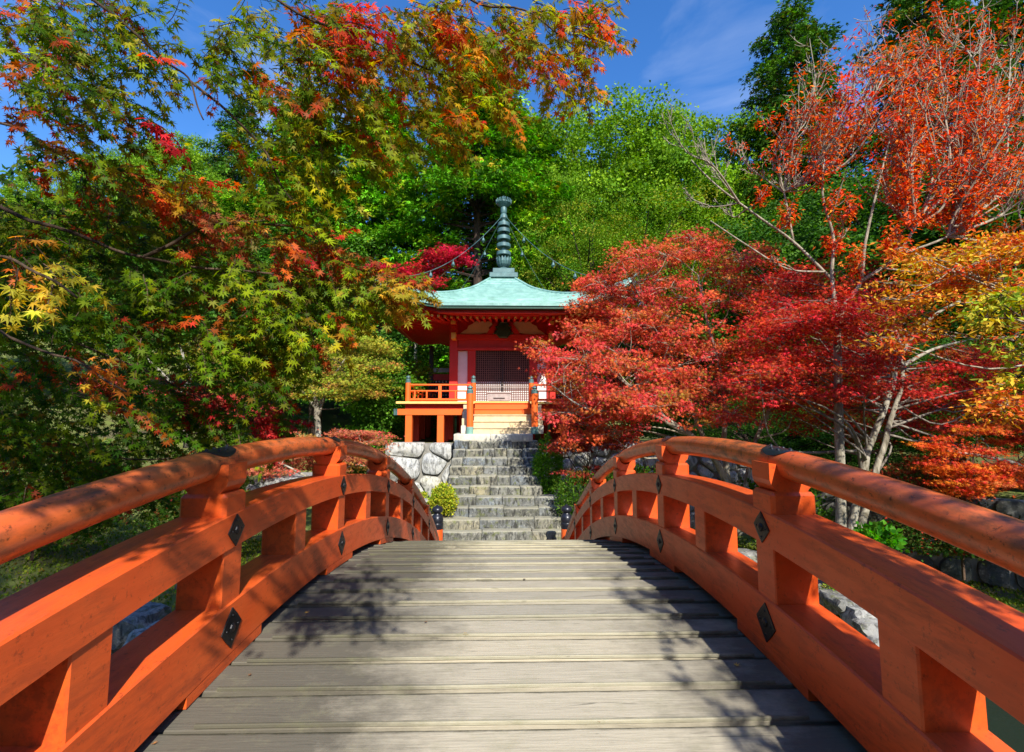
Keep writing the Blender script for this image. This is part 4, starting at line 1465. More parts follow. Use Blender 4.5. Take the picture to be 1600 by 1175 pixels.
for (src, H0, px, top, Y, w, rot, lab) in (
        (br_a, 16, 1050, 220, 36, 1.0, 1.1, 'second round green tree on the skyline, left of the bare grey branches'),
        (br_a, 16, 1140, 285, 33, 1.0, 2.0, 'green tree under the dark skyline conifer'),
        (br_a, 16, 880, 285, 30, 0.8, 0.7, 'green tree just right of the spire, below the skyline trees'),
        (br_a, 16, 285, 228, 44, 1.0, 2.6, 'green hilltop tree in the gap of sky between maple branches'),
        (br_a, 16, 190, 250, 42, 1.0, 3.1, 'green hilltop tree behind the red maple leaves at left'),
        (br_a, 16, 385, 300, 34, 1.0, 4.0, 'bright green tree behind the grey hanging twig at left'),
        (br_a, 16, 90, 300, 32, 1.0, 5.0, 'green tree deep behind the left maple crown'),
        (br_a, 16, -40, 320, 28, 1.1, 0.2, 'green tree at the left edge behind the maple'),
        (br_b, 10, 990, 335, 25, 1.0, 0.9, 'yellow green tree behind the top of the crimson maple'),
        (br_c, 9, 1240, 340, 23, 1.3, 1.4, 'dark green tree behind the grey forked trunk'),
        (br_c, 9, 1390, 300, 21, 1.4, 2.4, 'dark green tree behind the middle of the orange crown'),
        (br_c, 9, 1540, 260, 20, 1.5, 3.4, 'dark green tree behind the right part of the orange crown'),
        (br_c, 9, 1690, 260, 18, 1.5, 3.9, 'dark green tree at the right edge of the garden'),
        (br_c, 9, 505, 380, 25, 1.5, 1.9, 'dark green tree behind the red tips of the maple'),
        (br_c, 9, 330, 400, 24, 1.4, 0.4, 'dark green tree deep behind the left maple branch'),
        (br_b, 10, 130, 420, 22, 1.2, 1.3, 'yellow green tree far left under the maple branch'),
        (br_c, 9, 0, 380, 20, 1.5, 2.2, 'dark green tree far left behind the yellow leaves'),
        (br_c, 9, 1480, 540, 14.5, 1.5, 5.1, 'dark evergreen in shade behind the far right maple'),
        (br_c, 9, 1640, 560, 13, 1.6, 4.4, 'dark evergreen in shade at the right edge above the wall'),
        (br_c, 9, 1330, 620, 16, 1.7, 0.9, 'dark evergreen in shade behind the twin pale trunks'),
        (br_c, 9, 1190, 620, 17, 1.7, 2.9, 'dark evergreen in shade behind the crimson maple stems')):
    stand(copy_thing(src, lab, broads), px, top, Y, H0, w, rot)
rng = np.random.default_rng(5)
random.seed(5)
# far wooded slope that closes the gaps between the trees
N_ = 26000
fx = rng.uniform(-70, 75, N_); fy = rng.uniform(36, 62, N_)
fz = np.minimum(ground_h(fx, fy), 18) + rng.uniform(0, 1, N_) ** 0.7 * (5 + 2.5 * np.sin(fx * 0.35) + 1.5 * np.sin(fx * 0.9 + fy))
wn_ = unit(rng.normal(0, 0.6, (N_, 3)) + np.array([0, -0.5, 0.8]))
cl = pal(N_, [GREEN, DGREEN, (0.12, 0.22, 0.02)], [3, 3, 2], 0.3)
tag(leaf_cloud('far_woods', T_OVAL, np.stack([fx, fy, fz], 1), ndir(N_), wn_, rng.uniform(0.5, 1.1, N_), cl, M['leaf_far'], None),
    'dense green wood covering the far slope behind all the trees', 'woods')

# unseen trees added behind and beside the viewer for the shade they give
for (px_, py_, H_, w, lab) in ((-3.6, -9.0, 17.5, 0.56, 'unseen tall tree added behind the near bridge end to shade the near maple leaves'), (14.4, -2.5, 17.0, 0.40, 'unseen slender tree added beyond the right picture edge to shade the retaining wall'),
                               (-14.0, -3.0, 13.0, 1.0, 'unseen garden tree added left of the near maple, outside the picture'), (9.5, -9.5, 9.0, 1.1, 'unseen garden tree added on the right bank behind the bridge')):
    o = copy_thing(br_c, lab, broads)
    o.location = (px_, py_, -3.45); s_ = H_ / 9.0; o.scale = (s_ * w, s_ * w, s_); o.rotation_euler = (0, 0, px_)
N_ = 14000  # unseen foliage ring added behind the viewer to dim the sky light
th = rng.uniform(math.radians(185), math.radians(355), N_)
rd = rng.uniform(15, 30, N_)
bx_, by_ = rd * np.cos(th), rd * np.sin(th)
bzz = -3.4 + rng.uniform(0, 1, N_) * (6.5 + 0.22 * rd)
tag(leaf_cloud('unseen_thicket', T_OVAL, np.stack([bx_, by_, bzz], 1), ndir(N_), ndir(N_), rng.uniform(0.4, 0.9, N_), pal(N_, [GREEN, DGREEN, BRICK], [3, 4, 1], 0.3), M['leaf_far'], None),
    'unseen thicket added behind the near end of the bridge to cut the sky light', 'thicket')

# ---------- crimson maples on the right
REDS = [(0.62, 0.040, 0.045), (0.56, 0.095, 0.03), (0.66, 0.12, 0.03), (0.50, 0.17, 0.035), (0.64, 0.06, 0.08), (0.26, 0.22, 0.02), (0.32, 0.028, 0.022)]
b0 = at(1148, 800, 10.3)
base = (b0[0], b0[1], float(ground_h(b0[0], b0[1])))
layered_tree('maple_tree', 'crimson maple with several leaning pale stems, its branches reaching over the hall front', base,
    [(P((1148, 830, 10.3), (1142, 770, 10.3), (1120, 725, 10.3), (1080, 682, 10.2), (1035, 648, 10.1), (990, 610, 10.1), (950, 575, 10.2)), 0.105, 0.022),
     (P((1150, 830, 10.4), (1133, 720, 10.4), (1132, 650, 10.5), (1128, 590, 10.5), (1105, 500, 10.4), (1090, 430, 10.4)), 0.085, 0.02),
     (P((1155, 830, 10.3), (1172, 720, 10.2), (1200, 640, 10.2), (1215, 560, 10.1), (1235, 470, 10.2)), 0.07, 0.018),
     (P((1125, 735, 10.3), (1098, 680, 10.6), (1062, 590, 10.8), (1015, 500, 11), (985, 430, 11)), 0.07, 0.016),
     (P((1080, 682, 10.2), (1000, 640, 9.9), (920, 640, 9.9), (860, 600, 10.2)), 0.045, 0.012)],
    pads_from([(1090, 470, 10.8, 160, 85, 1.3, 26), (1035, 560, 10.2, 140, 70, 1.0, 23), (915, 560, 10.6, 42, 55, 0.4, 10), (945, 470, 11.4, 24, 38, 0.4, 9), (862, 548, 10.8, 12, 12, 0.2, 2), (1130, 590, 10.0, 180, 60, 1.0, 21), (925, 650, 10.6, 50, 42, 0.6, 9), (955, 650, 10.0, 60, 45, 0.5, 9),
               (1060, 405, 11.2, 120, 35, 0.9, 12), (985, 475, 11.2, 55, 60, 0.6, 11), (868, 568, 11.0, 10, 18, 0.2, 2)]),
    0.66, 10, 40, T_STAR, 0.062, REDS, [4, 4, 3, 2.2, 2.6, 1.6, 1.2], flat=0.45, cl_r=0.21, twigm='bark_light_twig', droop=0.4, jitter=0.26, up=0.6, face=(0.1, -0.65, 0), pad_flat=0.5, twig_r=0.0075)
b0 = at(1330, 830, 8.6)
base = (b0[0], b0[1], float(ground_h(b0[0], b0[1])))
layered_tree('maple_tree', 'red maple on twin pale mottled trunks that lean right behind the handrail', base,
    [(P((1325, 850, 8.6), (1342, 760, 8.6), (1362, 690, 8.6), (1392, 610, 8.6), (1404, 560, 8.6), (1450, 500, 8.5), (1500, 470, 8.4)), 0.085, 0.022),
     (P((1338, 850, 8.7), (1362, 760, 8.8), (1382, 690, 8.9), (1396, 640, 8.9), (1410, 590, 8.9), (1400, 520, 9.0), (1350, 450, 9.1)), 0.075, 0.02),
     (P((1404, 575, 8.6), (1460, 545, 8.8), (1520, 530, 9.0)), 0.045, 0.014)],
    pads_from([(1290, 585, 7.9, 110, 48, 0.4, 14), (1300, 495, 7.6, 60, 30, 0.3, 8), (1290, 540, 9.2, 130, 55, 0.8, 14), (1430, 590, 9.6, 140, 55, 0.8, 20), (1230, 480, 9.8, 110, 60, 0.8, 15), (1360, 470, 9.6, 110, 60, 0.8, 14), (1540, 600, 9.4, 70, 60, 0.6, 10), (1290, 650, 10.6, 120, 45, 0.8, 12), (1450, 650, 10.6, 80, 40, 0.8, 8)]),
    0.62, 10, 42, T_STAR, 0.058, [(0.60, 0.03, 0.03), SCARLET, (0.60, 0.02, 0.04), BRICK, ORANGE, MAROON, (0.3, 0.16, 0.03)], [4, 3.5, 2.5, 3, 1, 1.5, 0.8], flat=0.30, cl_r=0.26, twigm='bark_grey', jitter=0.28)

# orange and red maple low on the right, above the dark wall
b0 = at(1660, 700, 8.5)
base = (b0[0], b0[1], -3.3)
layered_tree('maple_tree', 'low maple turning yellow, orange and red above the dark wall at far right', base,
    [(P((1660, 900, 8.5), (1650, 780, 8.5), (1600, 730, 8.4), (1530, 712, 8.3), (1480, 705, 8.2)), 0.07, 0.015), (P((1650, 800, 8.5), (1620, 700, 8.6), (1570, 650, 8.7)), 0.05, 0.012)],
    pads_from([(1495, 715, 8.2, 45, 28, 0.3, 7), (1570, 745, 8.2, 50, 28, 0.4, 9), (1570, 680, 8.6, 60, 24, 0.4, 6), (1500, 755, 8.2, 30, 15, 0.3, 3)]),
    0.42, 9, 46, T_STAR, 0.055, [SCARLET, ORANGE, (0.70, 0.28, 0.02), CRIMSON, RUST], [3, 3.5, 2, 2, 1], flat=0.22, cl_r=0.2, twigm='bark_twig', jitter=0.22)


# tall sparse tree with pale bare twigs and orange leaf bunches
def bare_tree(root, fork, targets, r0, leaf_at, levels=(5, 5), lift=0.5):
    tips = []
    limbs = MB()
    for tg, bare in targets:
        tg = np.array(tg)
        dd = np.linalg.norm(fork - tg, axis=1) + np.maximum(0, fork[:, 2] - tg[2] + 0.3) * 3
        fk = fork[int(np.argmin(dd))]
        L = np.linalg.norm(tg - fk)
        h = tg - fk
        m1 = fk + h * 0.33 + np.array([h[0] * 0.14, 0, -0.07 * L]) + rng.normal(0, 0.05, 3) * L
        m2 = fk + h * 0.68 + np.array([h[0] * 0.05, 0, -0.03 * L]) + rng.normal(0, 0.05, 3) * L
        path = catmull([fk, m1, m2, tg], 6)
        n_ = len(path)
        rad = [min(r0 * 0.62, 0.006 + 0.0045 * L) * (1 - i / (n_ - 1)) ** 0.9 + 0.005 for i in range(n_)]
        limbs.tube(path, rad, 6, False)
        for k in range(levels[0] + int(L * 3.2)):
            i = random.randint(int(n_ * 0.22), n_ - 2)
            p = path[i]
            t = unit(np.array(path[min(i + 1, n_ - 1)]) - np.array(path[i - 1]))
            d = unit(t * 0.8 + rng.normal(0, 0.55, 3) * np.array([1, 0.8, 0.6]) + np.array([0, 0, lift * 0.5]))
            l2 = L * random.uniform(0.16, 0.34) * (1 - 0.45 * i / n_)
            e = p + d * l2 + np.array([0, 0, l2 * 0.25])
            mid = (p + e) / 2 + np.array([d[0] * 0.1, d[1] * 0.1, -0.08]) * l2
            pp = catmull([p, mid, e], 3)
            ra = min(rad[i] * 0.6, 0.022)
            limbs.tube(pp, list(np.linspace(ra, 0.005, len(pp))), 4, False)
            for q in range(levels[1]):
                s_ = pp[random.randint(1, len(pp) - 1)]
                d3 = unit(d * 0.7 + rng.normal(0, 0.5, 3) + np.array([0, 0, lift]))
                l3 = l2 * random.uniform(0.25, 0.6)
                e3 = s_ + d3 * l3
                m3 = (s_ + e3) / 2 + np.array([0, 0, -0.1 * l3])
                limbs.tube([s_, m3, e3], [0.0080, 0.0064, 0.0042], 3, False)
                tips.append((e3, d3, bare))
                if random.random() < 0.5:
                    e4 = m3 + unit(d3 + rng.normal(0, 0.5, 3)) * l3 * 0.5
                    limbs.tube([m3, e4], [0.005, 0.003], 3, False)
                    tips.append((e4, d3, bare))
    o = limbs.build('branches', M['bark_light_twig'], root, smooth=True)
    o['kind'] = 'stuff'
    return tips


b0 = at(1313, 830, 8.2)
base = (b0[0], b0[1], float(ground_h(b0[0], b0[1])))
sp = empty('tall_sparse_tree', base, 'tall thin tree with pale bare twigs and bunches of orange red leaves against the sky', 'tree')
MB().tube(P((1314, 850, 8.2), (1313, 740, 8.2), (1310, 640, 8.2), (1309, 560, 8.2), (1306, 480, 8.2)), list(np.linspace(0.085, 0.06, 21)), 9).build('trunk', M['bark_pale'], sp, smooth=True)
forks = []
for pp_, ra in ((P((1308, 520, 8.2), (1318, 480, 8.2), (1345, 440, 8.1), (1352, 380, 8.0), (1372, 290, 8.0), (1395, 200, 8.0)), 0.045), (P((1308, 500, 8.2), (1300, 430, 8.2), (1302, 370, 8.2), (1285, 300, 8.1), (1292, 200, 8.1)), 0.04),
                (P((1303, 440, 8.2), (1240, 378, 8.3), (1180, 335, 8.4), (1120, 290, 8.5), (1080, 250, 8.6)), 0.028), (P((1290, 425, 8.2), (1230, 420, 8.3), (1170, 385, 8.4), (1110, 345, 8.5)), 0.02),
                (P((1345, 440, 8.1), (1400, 400, 7.9), (1450, 320, 7.7), (1500, 240, 7.6)), 0.035), (P((1400, 400, 7.9), (1480, 370, 7.7), (1560, 320, 7.5)), 0.026), (P((1240, 378, 8.3), (1225, 300, 8.3), (1210, 230, 8.3)), 0.02)):
    MB().tube(pp_, list(np.linspace(ra, 0.012, len(pp_))), 7).build('limb', M['bark_light_twig'], sp, smooth=True)
    forks += [np.array(q) for q in pp_[2:max(5, int(len(pp_) * 0.62))]]
forks = np.array(forks)
tg = []
for px, py, Y, bare in ((1045, 185, 8.6, 1), (1090, 215, 8.5, 1), (1068, 300, 8.5, 1), (1130, 330, 8.5, 1), (1150, 230, 8.4, .7), (1190, 190, 8.3, .5), (1200, 290, 8.1, .6), (1265, 60, 8.2, .8), (1275, 130, 8.0, .6), (1240, 220, 7.8, .4),
                        (1320, 170, 7.7, .3), (1340, 100, 8.2, .4), (1400, 70, 8.0, .3), (1390, 180, 7.6, .2), (1450, 120, 7.8, .1), (1480, 40, 8.0, .3), (1530, 100, 7.6, .1), (1580, 60, 7.8, .2), (1440, 230, 7.5, .15), (1510, 210, 7.4, 0.05),
                        (1580, 180, 7.4, .05), (1380, 280, 7.5, .2), (1470, 300, 7.4, .1), (1560, 290, 7.2, .05), (1300, 260, 7.8, .4), (1340, 320, 7.7, .3), (1420, 350, 7.5, .1), (1240, 330, 7.9, .4), (1640, 150, 7.6, 0), (1650, 280, 7.4, 0)):
    tg.append((at(px, py, Y + random.uniform(-0.5, 0.9)), bare))
for q in range(34):
    px = random.uniform(1200, 1620); py = random.uniform(60, 400) if px > 1320 else random.uniform(170, 400)
    tg.append((at(px, py, random.uniform(7.2, 8.8)), 0.75 if px < 1290 else (0.3 if px < 1400 else 0.1)))
tips = bare_tree(sp, forks, tg, 0.062, None, (5, 5))
c_, w_ = [], []
for e, d, bare in tips:
    if random.random() > 0.34 + bare * 0.66:
        c_.append(e)
c_ = np.array(c_)
idx = np.repeat(np.arange(len(c_)), 8)
n_ = len(idx)
a_ = rng.uniform(0, 2 * math.pi, n_)
tipd = unit(np.stack([np.cos(a_), np.sin(a_), rng.uniform(-1.3, 0.25, n_)], 1))
pos = c_[idx] + rng.normal(0, 0.07, (n_, 3))
nrm = unit(np.array([0, -0.4, 1.0]) + rng.normal(0, 0.5, (n_, 3)))
bc = pal(len(c_), [(0.74, 0.085, 0.012), (0.70, 0.05, 0.015), (0.76, 0.15, 0.015), (0.50, 0.05, 0.02), (0.6, 0.2, 0.03)], [4, 4, 3, 1.5, 1], 0.25)
cols = np.clip(bc[idx] * np.exp(rng.normal(0, 0.22, (n_, 1))), 0, .9)
leaf_cloud('foliage', tpl_blade(0.17, 0.06), pos, tipd, nrm, rng.uniform(0.06, 0.125, n_), cols, M['leaf_far'], sp)

# far right: yellow and orange leaved small tree, closer to the bridge
layered_tree('azalea_tree', 'small tree with narrow yellow and orange leaves right of the pale trunks', tuple(at(1760, 900, 6.2)),
    [(P((1760, 950, 6.2), (1740, 700, 6.2), (1660, 520, 6.1), (1560, 450, 6.0), (1490, 420, 6.0)), 0.06, 0.012), (P((1740, 700, 6.2), (1690, 430, 6.2), (1560, 370, 6.1)), 0.05, 0.012)],
    pads_from([(1430, 450, 6.3, 60, 60, 0.5, 10), (1540, 400, 6.2, 80, 50, 0.6, 14), (1575, 490, 6.2, 60, 60, 0.6, 10), (1590, 620, 5.8, 40, 50, 0.4, 5), (1440, 520, 6.5, 55, 30, 0.4, 4)]),
    0.36, 8, 22, tpl_blade(0.20, 0.06), 0.085, [YELLOW, ORANGE, (0.60, 0.30, 0.03), SCARLET, LEMON, (0.50, 0.04, 0.02), (0.25, 0.26, 0.02)], [2.6, 3, 2, 3, 1, 1.6, 1.6], flat=0.6, cl_r=0.17, twigm='bark_light_twig', up=0.7, droop=0.3, tilt=0.6, jitter=0.2)
layered_tree('leafy_branch_tree', 'near tree with glossy green and yellow leaves entering at the right edge', tuple(at(1850, 700, 3.6)),
    [(P((1850, 900, 3.6), (1800, 650, 3.6), (1680, 540, 3.6), (1590, 500, 3.6)), 0.035, 0.008)],
    pads_from([(1570, 495, 3.7, 45, 35, 0.2, 9), (1600, 560, 3.7, 25, 35, 0.2, 4), (1650, 450, 3.7, 40, 40, 0.2, 5)]),
    0.15, 6, 12, tpl_blade(0.26, 0.07), 0.062, [(0.42, 0.36, 0.03), YGREEN, YELLOW, GREEN, (0.5, 0.26, 0.03)], [3, 2.4, 2, 1.6, 1], flat=0.6, cl_r=0.10, up=0.6, tilt=0.6, jitter=0.2)

# ---------- behind and beside the hall, left side
layered_tree('maple_tree', 'deep crimson maple peeping over the left slope of the copper roof', tuple(at(640, 560, 23)),
    [(P((650, 620, 23), (650, 520, 23), (655, 440, 23)), 0.12, 0.04)],
    pads_from([(640, 425, 22.5, 50, 22, 0.6, 12), (690, 405, 22.5, 25, 12, 0.5, 5), (610, 440, 22, 20, 15, 0.5, 4), (710, 400, 23, 20, 10, .5, 3)]),
    0.8, 9, 40, T_STAR, 0.12, [CRIMSON, (0.62, 0.01, 0.06), MAROON], [4, 3, 1], flat=0.25, cl_r=0.4, jitter=0.2)
layered_tree('maple_tree', 'yellow green maple on a pale crooked trunk at left, below the hanging leaves', tuple(at(498, 700, 14.5)),
    [(P((500, 720, 14.5), (497, 660, 14.5), (490, 615, 14.5), (470, 575, 14.4)), 0.12, 0.04), (P((497, 650, 14.5), (515, 600, 14.5), (540, 560, 14.5)), 0.06, 0.02),
     (P((495, 640, 14.5), (470, 610, 14.4), (430, 590, 14.3)), 0.05, 0.02)],
    pads_from([(490, 565, 14.5, 110, 28, 0.9, 16), (560, 550, 15, 50, 30, 0.6, 9), (420, 600, 14.3, 60, 25, 0.8, 9), (540, 610, 14.5, 60, 22, 0.8, 8), (340, 570, 15, 60, 35, 0.8, 6)]),
    0.75, 9, 50, T_STAR, 0.075, [(0.30, 0.30, 0.03), YGREEN, (0.5, 0.36, 0.04), RUST, GREEN], [4, 3, 2.6, 1.2, 1.2], flat=0.28, cl_r=0.32, jitter=0.22)
layered_tree('maple_tree', 'bare barked pale maple with a few pink red leaves deep at left', tuple(at(290, 680, 13)),
    [(P((292, 700, 13), (290, 620, 13), (296, 585, 13), (280, 540, 13)), 0.10, 0.03), (P((290, 620, 13), (255, 585, 13), (230, 560, 13)), 0.05, 0.02)],
    pads_from([(300, 625, 11.5, 50, 14, 0.4, 7), (390, 650, 11, 45, 10, 0.4, 6), (180, 600, 12, 70, 30, 0.6, 5)]),
    0.45, 8, 34, T_STAR, 0.065, [PINK, CRIMSON, RUST], [4, 2, 2], flat=0.22, cl_r=0.24, jitter=0.2)
shrub_green = layered_tree('leafy_shrub', 'bright green glossy shrub filling the space left of the hall balcony', tuple(at(590, 700, 15.5)),
    [(P((600, 710, 15.5), (595, 660, 15.5), (590, 620, 15.5)), 0.05, 0.02)],
    pads_from([(600, 610, 15.5, 40, 45, 0.6, 22), (570, 660, 15.5, 30, 35, 0.5, 10), (635, 575, 17, 25, 20, 0.4, 7)]),
    0.5, 8, 34, T_OVAL, 0.10, [BGREEN, GREEN, DGREEN, (0.2, 0.4, 0.03)], [3, 4, 2, 1.5], flat=0.8, cl_r=0.25, leafm='leaf', up=0.5, tilt=0.7, jitter=0.3, cat='shrub')
layered_tree('maple_shrub', 'low spreading shrub with salmon pink leaves behind the left handrail', tuple(at(520, 740, 12)),
    [(P((520, 760, 12), (500, 720, 12), (470, 690, 12)), 0.04, 0.015), (P((520, 760, 12), (545, 720, 12), (570, 690, 12)), 0.04, 0.015), (P((480, 745, 11), (440, 725, 11), (400, 720, 11)), 0.03, 0.012)],
    pads_from([(500, 680, 12.2, 80, 18, 0.6, 14), (560, 690, 12.2, 38, 22, 0.5, 8), (420, 725, 11, 55, 15, 0.5, 9), (545, 718, 11.8, 50, 14, 0.4, 6)]),
    0.42, 9, 40, T_STAR, 0.055, [(0.56, 0.16, 0.09), RUST, (0.40, 0.28, 0.05), PINK, (0.28, 0.10, 0.05)], [4, 3, 2, 2, 1.5], flat=0.22, cl_r=0.22, jitter=0.22, twigm='bark_light_twig', cat='shrub')
layered_tree('maple_shrub', 'dull red low maple hanging over the bushes right of the steps', tuple(at(905, 780, 11.5)),
    [(P((905, 800, 11.5), (915, 740, 11.5), (930, 700, 11.5)), 0.035, 0.012)],
    pads_from([(905, 695, 11.3, 50, 16, 0.4, 9), (950, 690, 11.3, 40, 20, 0.4, 6), (915, 735, 11.2, 30, 12, 0.3, 4)]),
    0.36, 8, 34, T_STAR, 0.055, [(0.42, 0.05, 0.04), BRICK, RUST, OLIVE], [4, 3, 1, 1], flat=0.22, cl_r=0.2, jitter=0.22, cat='shrub')


def bush(name, label, px, py, Y, rx, ry, rz, n, leaf, palette, weights=None, lm='leaf_far', tpl=T_OVAL):
    c = at(px, py, Y)
    root = empty(name, (c[0], c[1], c[2] - rz), label, 'bush')
    MB().tube([(c[0], c[1], c[2] - rz - 0.4), (c[0] + 0.02, c[1], c[2] - rz * 0.3), (c[0], c[1], c[2] + rz * 0.3)], [0.03, 0.02, 0.006], 5).build('stem', M['bark_twig'], root)
    d = ndir(n)
    rr_ = 0.78 + np.array([0.34 * mnoise.noise(Vector(v * 2.0) + Vector((px, 0, 0))) + 0.34 * mnoise.noise(Vector(v * 5.5) + Vector((px, 3, 0))) for v in d]) + rng.uniform(-0.16, 0.10, n) + (rng.random(n) < 0.03) * rng.uniform(0, 0.3, n)
    pos = c + d * np.array([rx, ry, rz]) * rr_[:, None]
    cols = pal(n, palette, weights, 0.25)
    leaf_cloud('foliage', tpl, pos, unit(d + rng.normal(0, 0.6, (n, 3)) + np.array([0, 0, 0.4])), unit(d + rng.normal(0, 0.5, (n, 3))), leaf * rng.uniform(0.6, 1.2, n), cols, M[lm], root)
    return root


bush('round_bush', 'small rounded yellow green bush at the left foot of the stone steps', 692, 780, 11.2, 0.36, 0.34, 0.36, 5200, 0.045, [LEMON, YGREEN, (0.36, 0.36, 0.03), GREEN], [2, 3, 3, 0.7])
bush('low_bush', 'little yellow green tuft against the boulder wall', 655, 780, 11.9, 0.22, 0.2, 0.20, 1800, 0.04, [YGREEN, LEMON, GREEN], [3, 1.5, 1])
bush('conical_bush', 'bright green clipped conifer bush at the right side of the stone steps', 856, 732, 12.3, 0.42, 0.4, 0.80, 8000, 0.055, [BGREEN, (0.18, 0.36, 0.02), GREEN], [3, 2.5, 1.5], 'needle', T_BLADE)
bush('dark_bush', 'loose dark green bush beside the clipped one, over the right newel post', 905, 775, 11.0, 0.62, 0.5, 0.62, 4600, 0.06, [GREEN, (0.16, 0.26, 0.03), DGREEN], [3, 2, 2], 'leaf', T_BLADE)
bush('dark_bush', 'mid green bush in the shade below the crimson maple stems', 985, 770, 10.4, 0.9, 0.6, 0.6, 5000, 0.07, [GREEN, DGREEN, (0.2, 0.08, 0.03)], [3, 3, 1], 'leaf', T_OVAL)
bush('dark_bush', 'dark shrub behind the pale trunk bases right of centre', 1215, 800, 10.2, 1.1, 0.7, 0.75, 6500, 0.07, [GREEN, DGREEN, (0.16, 0.22, 0.03)], [3, 3, 1], 'leaf', T_OVAL)
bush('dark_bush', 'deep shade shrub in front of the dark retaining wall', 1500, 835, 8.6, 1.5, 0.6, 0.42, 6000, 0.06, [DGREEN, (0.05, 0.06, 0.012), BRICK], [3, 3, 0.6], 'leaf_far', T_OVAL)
bush('moss_tuft', 'yellow green moss cushion between the rocks of the right bank', 1335, 925, 8.1, 0.55, 0.4, 0.16, 3600, 0.035, [LEMON, YGREEN, (0.34, 0.36, 0.03), GREEN], [2, 3, 3, 2])
bush('moss_tuft', 'moss cushion at the lower end of the pale rocks, right bank', 1400, 985, 7.3, 0.5, 0.4, 0.20, 3200, 0.035, [YGREEN, (0.30, 0.30, 0.03), GREEN], [3, 3, 2])
bush('bright_bush', 'fresh green leafy plant at the foot of the twin trunks', 1372, 842, 7.6, 0.34, 0.3, 0.22, 520, 0.10, [(0.06, 0.26, 0.02), BGREEN, GREEN], [3, 2, 2], 'leaf', T_OVAL)
bush('dark_bush', 'brown red shrub under the far right maple, above the wall', 1455, 760, 9.5, 1.1, 0.7, 0.7, 6000, 0.06, [BRICK, (0.14, 0.07, 0.03), DGREEN, RUST], [3, 3, 3, 1], 'leaf_far', T_STAR)
bush('dark_bush', 'deep green shrub on the left bank behind the first handrail bay', 330, 800, 11.0, 1.6, 0.8, 0.8, 8000, 0.07, [GREEN, DGREEN, OLIVE, (0.4, 0.05, 0.03)], [3, 3, 2, 0.7], 'leaf_far', T_STAR)
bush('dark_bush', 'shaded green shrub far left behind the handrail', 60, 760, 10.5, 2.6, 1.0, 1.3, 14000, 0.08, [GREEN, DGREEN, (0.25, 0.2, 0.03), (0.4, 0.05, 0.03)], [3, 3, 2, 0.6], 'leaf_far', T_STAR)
bush('red_bush', 'dusky red bush seen under the left handrail beside the pink shrub', 450, 712, 13.5, 1.5, 0.7, 0.55, 6500, 0.06, [(0.42, 0.06, 0.05), RUST, (0.25, 0.16, 0.04)], [3, 3, 2], 'leaf_far', T_STAR)
bush('hedge_bush', 'green bush behind the left balcony stilts', 655, 660, 19.5, 1.4, 0.8, 1.1, 6000, 0.09, [BGREEN, GREEN, DGREEN], [2, 3, 2], 'leaf', T_OVAL)
bush('hedge_bush', 'dark green hedge on the terrace right of the hall, behind the crimson leaves', 985, 655, 15.0, 2.4, 0.6, 0.75, 9000, 0.08, [GREEN, DGREEN], [2, 3], 'leaf_far', T_OVAL)
bush('hedge_bush', 'dark green bush left of the boulder wall', 575, 720, 14.2, 0.8, 0.8, 1.0, 6000, 0.08, [GREEN, DGREEN, BGREEN], [3, 3, 1], 'leaf', T_OVAL)

